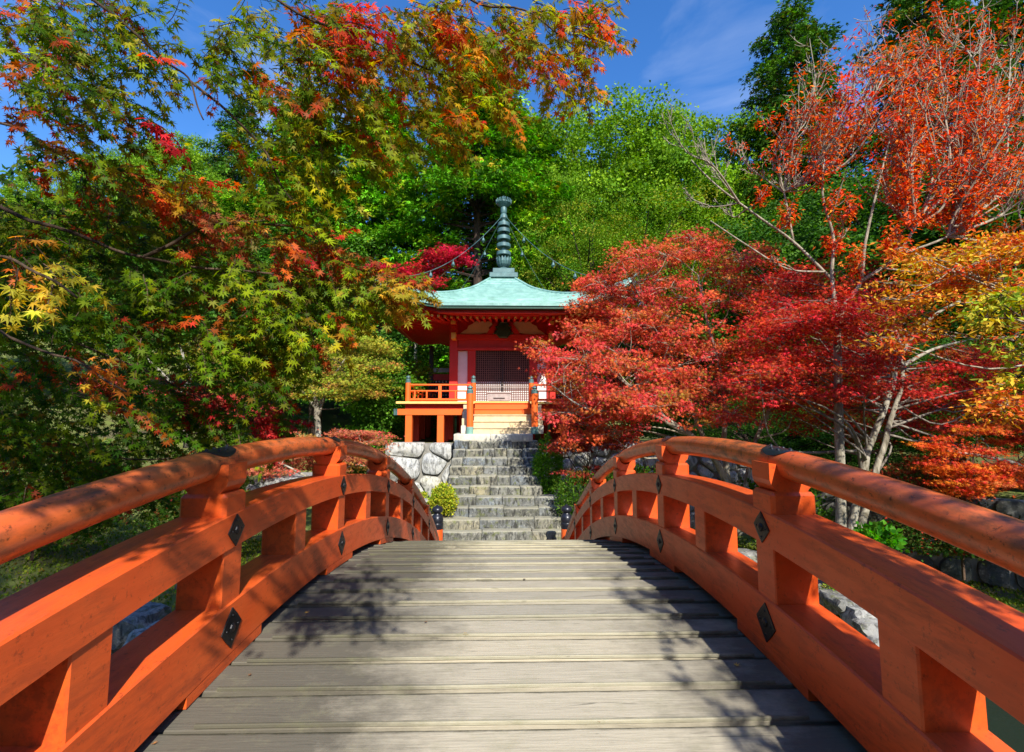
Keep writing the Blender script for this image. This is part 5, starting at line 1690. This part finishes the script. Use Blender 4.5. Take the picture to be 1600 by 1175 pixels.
# ---------- the near maple whose branches fill the upper left
nm = empty('near_maple', (-5.1, 1.6, -3.4), 'near maple at left, star leaves from green to red hanging over the bridge', 'tree')
MB().tube(catmull([(-5.1, 1.6, -3.6), (-5.0, 1.5, -1.8), (-4.7, 1.3, 0.2), (-4.5, 1.1, 2.0), (-4.0, 0.6, 3.6)], 6), list(np.linspace(0.20, 0.10, 25)), 12).build('trunk', M['bark_grey'], nm, smooth=True)
boughs = [
    ([(-4.8, 1.4, -0.4)], [(-260, 350, 2.9), (-60, 318, 2.8), (60, 348, 2.7), (230, 398, 2.8), (420, 430, 2.9), (560, 458, 3.0)], 0.018),
    ([(-4.5, 1.1, 2.0)], [(-200, -100, 2.4), (60, -40, 2.3), (160, 12, 2.3), (250, 88, 2.4), (300, 130, 2.5), (315, 190, 2.5)], 0.012),
    ([(-4.4, 1.0, 2.3), (-2.6, 1.6, 3.0)], [(250, -110, 2.4), (420, -10, 2.5), (560, 62, 2.6), (690, 112, 2.7), (755, 190, 2.8)], 0.012),
    ([(-4.2, 0.8, 3.0), (-2.0, 1.4, 3.2)], [(520, -110, 2.5), (720, -10, 2.6), (830, 32, 2.7), (915, 80, 2.8)], 0.011),
    ([(-4.9, 1.5, -1.0)], [(-260, 480, 3.3), (0, 500, 3.3), (200, 570, 3.4), (390, 650, 3.5)], 0.016),
    ([(-4.8, 1.4, -0.6)], [(-300, 400, 1.8), (-40, 402, 1.7), (60, 428, 1.65), (128, 466, 1.6)], 0.008),
    ([(-4.8, 1.5, -0.8)], [(-200, 470, 2.2), (20, 530, 2.1), (130, 572, 2.0), (215, 605, 2.0)], 0.009),
    ([(-4.9, 1.5, -1.4)], [(-300, 650, 3.8), (0, 660, 3.9), (200, 715, 4.0), (420, 705, 4.1)], 0.016),
    ([], [(300, 130, 2.5), (390, 205, 2.6), (440, 290, 2.7), (490, 380, 2.8)], 0.008),
    ([], [(230, 398, 2.8), (330, 350, 2.8), (440, 350, 2.9), (500, 370, 2.9)], 0.012),
    ([(-4.6, 1.3, 1.0)], [(-200, 150, 2.7), (0, 190, 2.6), (110, 250, 2.6), (230, 290, 2.7)], 0.012),
    ([(-4.2, 0.8, 3.0), (-2.4, 0.3, 3.2), (-0.9, -1.2, 4.4), (0.4, -1.8, 5.3), (1.7, -2.3, 5.2), (2.7, -2.2, 3.6)], [], 0.03),
    ([(-4.1, 0.7, 3.4), (-3.2, -1.2, 4.4), (-1.8, -2.6, 5.0), (-0.4, -3.4, 5.6)], [], 0.03)]
for pre, pts, r0 in boughs:
    full = [np.array(p, float) for p in pre] + [at(*p) for p in pts]
    path = catmull(full, 6)
    wob = [p + np.array([mnoise.noise(Vector(p) * 3), mnoise.noise(Vector(p) * 3 + Vector((5, 0, 0))), mnoise.noise(Vector(p) * 3 + Vector((0, 7, 0)))]) * 0.05 for p in path]
    MB().tube(wob, list(np.linspace(r0, 0.004, len(wob))), 7).build('bough', M['bark_twig'], nm, smooth=True)

G1 = [(0.085, 0.18, 0.004), (0.26, 0.34, 0.008), (0.030, 0.095, 0.004), (0.19, 0.22, 0.007)]
twigs = MB()
L_pos, L_tip, L_nrm, L_col, L_size = [], [], [], [], []


def spray_twig(p, d, n, palette, wts, size, length, cj=0.25):
    d = unit(np.array(d, float))
    pts = [p]
    q = p.copy()
    cols = pal(1, palette, wts, cj)[0]
    k_ = 5
    for i in range(k_):
        d = unit(d + np.array([0, 0, -0.10]) + rng.normal(0, 0.12, 3))
        q = q + d * length / k_
        pts.append(q.copy())
    twigs.tube(pts, [0.0026, 0.0024, 0.002, 0.0017, 0.0014, 0.001], 3, False)
    side = unit(np.cross(d, np.array([0, 0, 1.0])) + rng.normal(0, 0.15, 3))
    for i in range(n):
        t = (i // 2 + 0.6) / (n / 2.0) if n > 1 else 1
        t = min(t, 1.0)
        f = t * k_
        i0 = min(int(f), k_ - 1)
        pp = pts[i0] * (1 - (f - i0)) + pts[i0 + 1] * (f - i0)
        s = 1 if i % 2 else -1
        td = unit(d * (0.55 + 0.5 * t) + side * s * (1.0 - 0.6 * t) + np.array([0, 0, -0.55]) + rng.normal(0, 0.28, 3))
        pet = unit(td + np.array([0, 0, 0.35])) * size * 0.55
        L_pos.append(pp + pet)
        twigs.tube([pp, pp + pet], [0.0011, 0.0008], 3, False)
        L_tip.append(td)
        L_nrm.append(unit(np.array([0, -0.55, 0.85]) + rng.normal(0, 0.42, 3)))
        c2 = pal(1, palette, wts, 0.15)[0]
        L_col.append(np.clip((cols * 0.72 + c2 * 0.28) * math.exp(rng.normal(0, 0.15)), 0, .9))
        L_size.append(size * random.uniform(0.72, 1.12))


def region(px, py, rx, ry, Y0_, Y1_, n, palette, wts, d=(0.6, 0.1, -0.35), size=0.048, leaves=12, length=0.27):
    for _ in range(int(n * 1.2)):
        a = random.uniform(0, 2 * math.pi); r = math.sqrt(random.random())
        p = at(px + rx * r * math.cos(a), py + ry * r * math.sin(a), random.uniform(Y0_, Y1_))
        spray_twig(p, np.array(d) + rng.normal(0, 0.45, 3), leaves, palette, wts, size, length)


GR = [G1[0], G1[1], G1[2], (0.14, 0.20, 0.005), (0.54, 0.03, 0.015), (0.46, 0.38, 0.012)]
MIXR = [(0.56, 0.03, 0.015), (0.66, 0.13, 0.012), (0.16, 0.22, 0.006), (0.28, 0.34, 0.010), (0.60, 0.32, 0.015)]
# top left block
region(120, 60, 150, 90, 2.2, 3.0, 78, GR, [4, 3, 3, 3, 2.2, .6])
region(110, 190, 120, 70, 2.3, 3.0, 50, GR, [3, 3, 3, 2, 3.2, .6])
region(20, 60, 80, 70, 2.4, 3.2, 32, GR, [3, 2, 3, 2, 4, 1])
region(190, 60, 80, 50, 2.4, 2.8, 18, GR, [4, 3, 3, 3, 1.5, 1])
# top middle
region(430, 80, 125, 90, 2.4, 3.2, 100, GR, [4, 3.5, 2.5, 3, 1.6, 1.2])
region(560, 70, 130, 80, 2.4, 3.2, 105, MIXR, [1.8, 0.8, 4, 3.4, 1.2])
region(700, 60, 110, 70, 2.5, 3.2, 78, MIXR, [1.4, 0.9, 4, 3.4, 1.2])
region(840, 50, 90, 50, 2.5, 3.1, 50, MIXR, [1.7, 1.0, 3.6, 3.2, 1.0])
region(880, 105, 45, 45, 2.6, 3.0, 16, MIXR, [2.0, 2.2, 2.6, 3, 1.4])
region(905, 10, 40, 25, 2.5, 2.9, 14, MIXR, [3, 3, 1.6, 2, 1])
region(470, 210, 120, 70, 2.5, 3.1, 72, GR, [3, 4, 2, 3.6, 0.8, 1.6])
region(620, 180, 110, 50, 2.5, 3.1, 40, MIXR, [1.0, 0.7, 3.8, 3.6, 1.6])
region(740, 150, 60, 40, 2.5, 3.0, 18, MIXR, [1.6, 1.0, 3.4, 3, 1.4])
region(440, 300, 60, 50, 2.6, 3.1, 22, GR, [3, 4, 2, 3, 0.6, 1.2])
region(540, 30, 40, 30, 2.4, 2.7, 14, [CRIMSON, SCARLET, (0.55, 0.08, 0.02)], [3, 2, 2])
region(690, 25, 40, 25, 2.4, 2.7, 12, [ORANGE, SCARLET, YELLOW], [3, 2, 1])
# left middle mass, deep and dark
region(120, 400, 200, 120, 2.7, 4.0, 210, GR, [4, 2, 5, 2, 1.2, 0.4])
region(330, 470, 160, 90, 2.7, 3.8, 175, GR, [4, 2.6, 4, 2.5, 1.0, 0.5])
region(150, 330, 190, 70, 3.0, 4.2, 110, GR, [4, 1.4, 6, 2, 1.0, 0.2])
region(470, 470, 110, 70, 2.8, 3.5, 95, GR, [3.4, 3.6, 2, 3, 1, 0.6])
region(545, 450, 60, 35, 2.9, 3.3, 32, GR, [2.6, 4, 1.6, 3, 1.4, 1.6])
region(470, 380, 60, 22, 2.8, 3.2, 30, [CRIMSON, ORANGE, OLIVE, YGREEN, RUST], [2.6, 2.6, 1.6, 1.4, 1.6])
region(330, 345, 60, 25, 2.8, 3.2, 24, [RUST, CRIMSON, OLIVE, (0.5, 0.2, 0.04)], [3, 1.6, 2, 1.6])
region(590, 440, 45, 18, 2.8, 3.1, 16, [OLIVE, CRIMSON, YGREEN, GREEN, ORANGE], [2, 1.6, 2, 2, 1])
region(612, 455, 30, 18, 2.7, 2.95, 13, [(0.50, 0.34, 0.03), YGREEN, ORANGE, OLIVE], [3, 2.4, 2, 1.4], d=(0.7, 0.1, -0.02), length=0.2)
region(230, 280, 60, 30, 2.6, 3.0, 22, MIXR, [3, 2, 2, 2, 2])
region(230, 180, 12, 12, 2.3, 2.4, 3, [CRIMSON, (0.62, 0.02, 0.03)], [1, 1])
# lower left, dark green over the handrail
region(120, 620, 190, 90, 3.2, 5.2, 230, GR, [4, 1.4, 6, 1.2, 0.9, 0.1])
region(330, 640, 120, 70, 3.2, 4.6, 120, GR, [4, 2, 5, 1.6, 0.8, 0.3])
region(60, 760, 130, 70, 3.8, 5.6, 120, GR, [4, 1.2, 6, 1, 0.8, 0.1])
region(250, 735, 110, 50, 3.9, 5.2, 84, GR, [4, 1.4, 5, 1, 1.0, 0.1])
region(400, 560, 60, 50, 3.0, 3.8, 44, GR, [4, 3, 3, 2, 0.6, 0.6])
region(10, 470, 60, 150, 3.0, 4.2, 80, GR, [4, 2, 5, 2, 0.8, 0.4])
region(0, 700, 60, 90, 3.4, 4.6, 60, GR, [4, 1.4, 6, 2, 0.8, 0.2])
region(290, 615, 40, 14, 3.4, 3.7, 12, [PINK, CRIMSON, RUST], [3, 2, 1])
region(408, 660, 30, 14, 3.5, 3.8, 14, [CRIMSON, PINK, SCARLET], [3, 2, 1])
region(60, 430, 50, 26, 1.6, 1.75, 9, [YELLOW, LEMON, ORANGE], [3, 3, 1], size=0.040, leaves=7, length=0.16)
region(30, 385, 40, 20, 1.65, 1.8, 4, [ORANGE, YELLOW], [3, 2], size=0.036, leaves=6, length=0.14)
region(150, 575, 40, 18, 1.95, 2.05, 5, [ORANGE, (0.68, 0.25, 0.03), SCARLET], [3, 2, 1], size=0.042, leaves=6, length=0.16)
region(120, 628, 18, 16, 2.0, 2.1, 3, [YGREEN, LEMON], [3, 1], size=0.04, leaves=5, length=0.13)


# boughs overhead and behind, whose shade dapples bridge and leaves; placed along the sun's direction
def shade_region(u0, u1, v0, v1, y0_, y1_, n, dens=None, size=0.046):
    for _ in range(n):
        u, v, y = random.uniform(u0, u1), random.uniform(v0, v1), random.uniform(y0_, y1_)
        if mnoise.noise(Vector((u * 1.6, v * 1.6, 3.3))) < (dens if dens is not None else -1): continue
        p = np.array([u - 0.27 * y, y, v - 0.82 * y])
        spray_twig(p, np.array((0.5, -0.1, -0.3)) + rng.normal(0, 0.5, 3), 9, GR, [3, 3, 2, 3, 2, 1], size, 0.26)


shade_region(-1.20, -0.30, 0.95, 2.0, -1.3, -0.5, 150, -0.15)
shade_region(-0.62, 0.02, 0.75, 1.35, -0.9, -0.5, 75, -0.18)
shade_region(-0.45, 0.10, 1.50, 1.80, -0.9, -0.5, 18, -0.3)
shade_region(1.50, 2.35, 0.25, 1.45, -2.0, -0.9, 120, -0.10)
shade_region(1.28, 1.55, 0.0, 0.62, -1.6, -0.8, 26, -0.2)
shade_region(1.52, 2.15, 0.35, 1.35, -0.8, -0.35, 52)
shade_region(-1.08, -0.70, 0.95, 1.75, -0.65, -0.30, 22)
shade_region(-4.2, -1.2, 1.5, 5.0, -4.5, -1.8, 420, -0.25)
shade_region(-1.2, 0.9, 3.2, 5.6, -4.5, -2.0, 170, -0.10)
shade_region(-2.4, -1.0, -0.4, 1.2, -1.8, -0.8, 40, 0.0)

L_pos, L_tip, L_nrm, L_col, L_size = map(np.array, (L_pos, L_tip, L_nrm, L_col, L_size))
o = twigs.build('twigs', M['bark_twig'], nm)
o['kind'] = 'stuff'
# the 300 that show largest are parts of their own, the rest one mass
dep = L_pos @ _F
sx_p = 800 + 711 * (L_pos @ _R) / np.maximum(dep, 1e-3)
sy_p = 587.5 - 711 * (L_pos @ _U) / np.maximum(dep, 1e-3)
vis = (dep > 0.3) & (sx_p > 5) & (sx_p < 1595) & (sy_p > 5) & (sy_p < 1170)
score = np.where(vis, L_size / np.maximum(dep, 0.1), 0)
order = np.argsort(-score)
single = order[:300]
rest = order[300:]
leaf_cloud('foliage', T_PALM, L_pos[rest], L_tip[rest], L_nrm[rest], L_size[rest], L_col[rest], M['leaf'], nm)
variants = {}
tv, tf = T_PALM
for i in single:
    c = L_col[i]
    key = tuple(np.round(np.log(np.maximum(c, 0.01)) * 1.6).astype(int))
    if key not in variants:
        me = bpy.data.meshes.new('leaf')
        me.from_pydata(tv.tolist(), [], tf.tolist())
        a_ = me.color_attributes.new('Col', 'FLOAT_COLOR', 'POINT')
        a_.data.foreach_set('color', np.tile(np.append(c, 1).astype(np.float32), len(tv)))
        me.materials.append(M['leaf'])
        variants[key] = me
    o = bpy.data.objects.new('leaf', variants[key])
    C.objects.link(o)
    tip = unit(L_tip[i]); nr = unit(L_nrm[i] - tip * (L_nrm[i] @ tip)); xx = np.cross(tip, nr)
    s_ = L_size[i]
    mw = Matrix(((xx[0] * s_, tip[0] * s_, nr[0] * s_, L_pos[i][0] + 5.1), (xx[1] * s_, tip[1] * s_, nr[1] * s_, L_pos[i][1] - 1.6), (xx[2] * s_, tip[2] * s_, nr[2] * s_, L_pos[i][2] + 3.4), (0, 0, 0, 1)))
    o.parent = nm
    o.matrix_basis = mw


# ================================================================== ROCKS, GRASS, FALLEN LEAVES
def rock(px, py, Y, sx, sy, sz, label, mat='rock', group='rocks along the stream banks'):
    c = at(px, py, Y)
    bm = bmesh.new()
    bmesh.ops.create_icosphere(bm, subdivisions=3, radius=1)
    s0 = random.uniform(0, 90)
    for v in bm.verts:
        q = v.co.copy()
        n1 = mnoise.noise(q * 1.2 + Vector((s0, 0, 0))) * 0.45 + mnoise.noise(q * 3.1 + Vector((0, s0, 0))) * 0.16
        # knock flats into it
        q = q * (1 + n1)
        q = Vector((max(-0.85, min(0.85, q.x)), max(-0.85, min(0.85, q.y)), max(-0.8, min(0.72, q.z))))
        v.co = Vector((c[0] + q.x * sx, c[1] + q.y * sy, c[2] + q.z * sz))
    me = bpy.data.meshes.new('rock')
    bm.to_mesh(me); bm.free()
    o = link('rock', me, M[mat], None, True)
    me.set_sharp_from_angle(angle=R(35))
    return tag(o, label, 'rock', group)


rock(205, 985, 7.6, 0.55, 0.45, 0.42, 'dark grey rock seen between the left beams', 'rock')
rock(245, 1000, 7.2, 0.40, 0.35, 0.25, 'pale low rock edging the left bank by the dark rock', 'pale_rock')
rock(120, 1010, 7.4, 0.6, 0.5, 0.4, 'rock at the left bank nearest the picture edge')
rock(460, 752, 11.5, 1.15, 0.7, 0.22, 'long flat pale rock behind the left handrail', 'pale_rock')
rock(330, 900, 8.6, 0.5, 0.4, 0.25, 'mossy rock on the left bank under the middle beam')
rock(1318, 942, 7.9, 0.38, 0.35, 0.22, 'pale rock topmost of the row in the right bank')
rock(1348, 962, 7.6, 0.36, 0.35, 0.22, 'whitish rock in the middle of the right bank row', 'pale_rock')
rock(1380, 990, 7.2, 0.42, 0.35, 0.25, 'whitish rock lowest of the right bank row', 'pale_rock')
rock(1300, 925, 8.4, 0.45, 0.35, 0.18, 'small flat rock farthest up the right bank')
rock(1420, 1010, 7.0, 0.5, 0.4, 0.3, 'mossy rock nearest the right middle beam')
rock(1160, 870, 9.5, 0.4, 0.3, 0.18, 'low rock in the grass seen under the right middle beam')
rock(600, 745, 12.9, 0.5, 0.4, 0.35, 'rock at the foot of the pink shrub', 'pale_rock')
rock(668, 790, 11.6, 0.32, 0.3, 0.22, 'small pale rock behind the left newel post', 'pale_rock')

N_ = 60000
side = rng.random(N_) < 0.5
gx = np.where(side, rng.uniform(-13, -1.9, N_), rng.uniform(1.9, 13, N_))
gy = rng.uniform(7.0, 13.5, N_)
gz = ground_h(gx, gy)
keep = gz > -3.75
gx, gy, gz = gx[keep], gy[keep], gz[keep]
n_ = len(gx)
gcol = pal(n_, [(0.16, 0.24, 0.02), (0.26, 0.30, 0.03), (0.09, 0.15, 0.015), (0.34, 0.20, 0.04)], [4, 3, 2, 0.7], 0.25)
tag(leaf_cloud('grass', tpl_blade(0.3, 0.05), np.stack([gx, gy, gz], 1), unit(rng.normal(0, 0.5, (n_, 3)) + np.array([0, 0, 0.9])), ndir(n_), rng.uniform(0.03, 0.085, n_), gcol, M['leaf_far'], None),
    'short sunlit moss and grass on the garden banks', 'grass')

flab = ['ochre fallen leaf on the deck in the shade by the left rail', 'tiny brown leaf scrap on the second plank from the picture bottom', 'curled brown leaf on the right side of the near planks',
        'small dark scrap in the middle of the deck', 'pale leaf scrap lying left of the deck middle', 'brown leaf at the lower left corner of the deck', 'reddish fallen leaf near the right beam', 'dry leaf scrap lying on the sunny far planks']
for k, (px, py) in enumerate(((478, 958), (391, 1055), (938, 1128), (729, 991), (665, 972), (240, 1162), (1150, 1040), (820, 905))):
    r_ = _F * 711.0 + _R * (px - 800) + _U * (587.5 - py)
    for t in np.linspace(1.2, 5, 4000):
        q = r_ * (t / r_[1])
        if q[2] < DECK0 + bz(q[1]) + 0.008: break
    tvv = T_PALM[0] * np.array([1, 1, 1.0]) * (0.017 if k % 3 else 0.024)
    a = random.uniform(0, 6)
    mb = MB()
    mb.add([(q[0] + v[0] * math.cos(a) - v[1] * math.sin(a), q[1] + v[0] * math.sin(a) + v[1] * math.cos(a), q[2] + abs(v[2]) * 1.6 + 0.002) for v in tvv], T_PALM[1].tolist())
    cm = ((0.5, 0.30, 0.05), (0.14, 0.07, 0.03), (0.30, 0.13, 0.04))[k % 3]
    nmn = 'dry_leaf_%d' % (k % 3)
    if nmn not in M: M[nmn] = plain(nmn, cm, 0.7, 0, 0.2, 20, 0)
    tag(mb.build('fallen_leaf', M[nmn]), flab[k], 'leaf', 'fallen leaves on the deck')
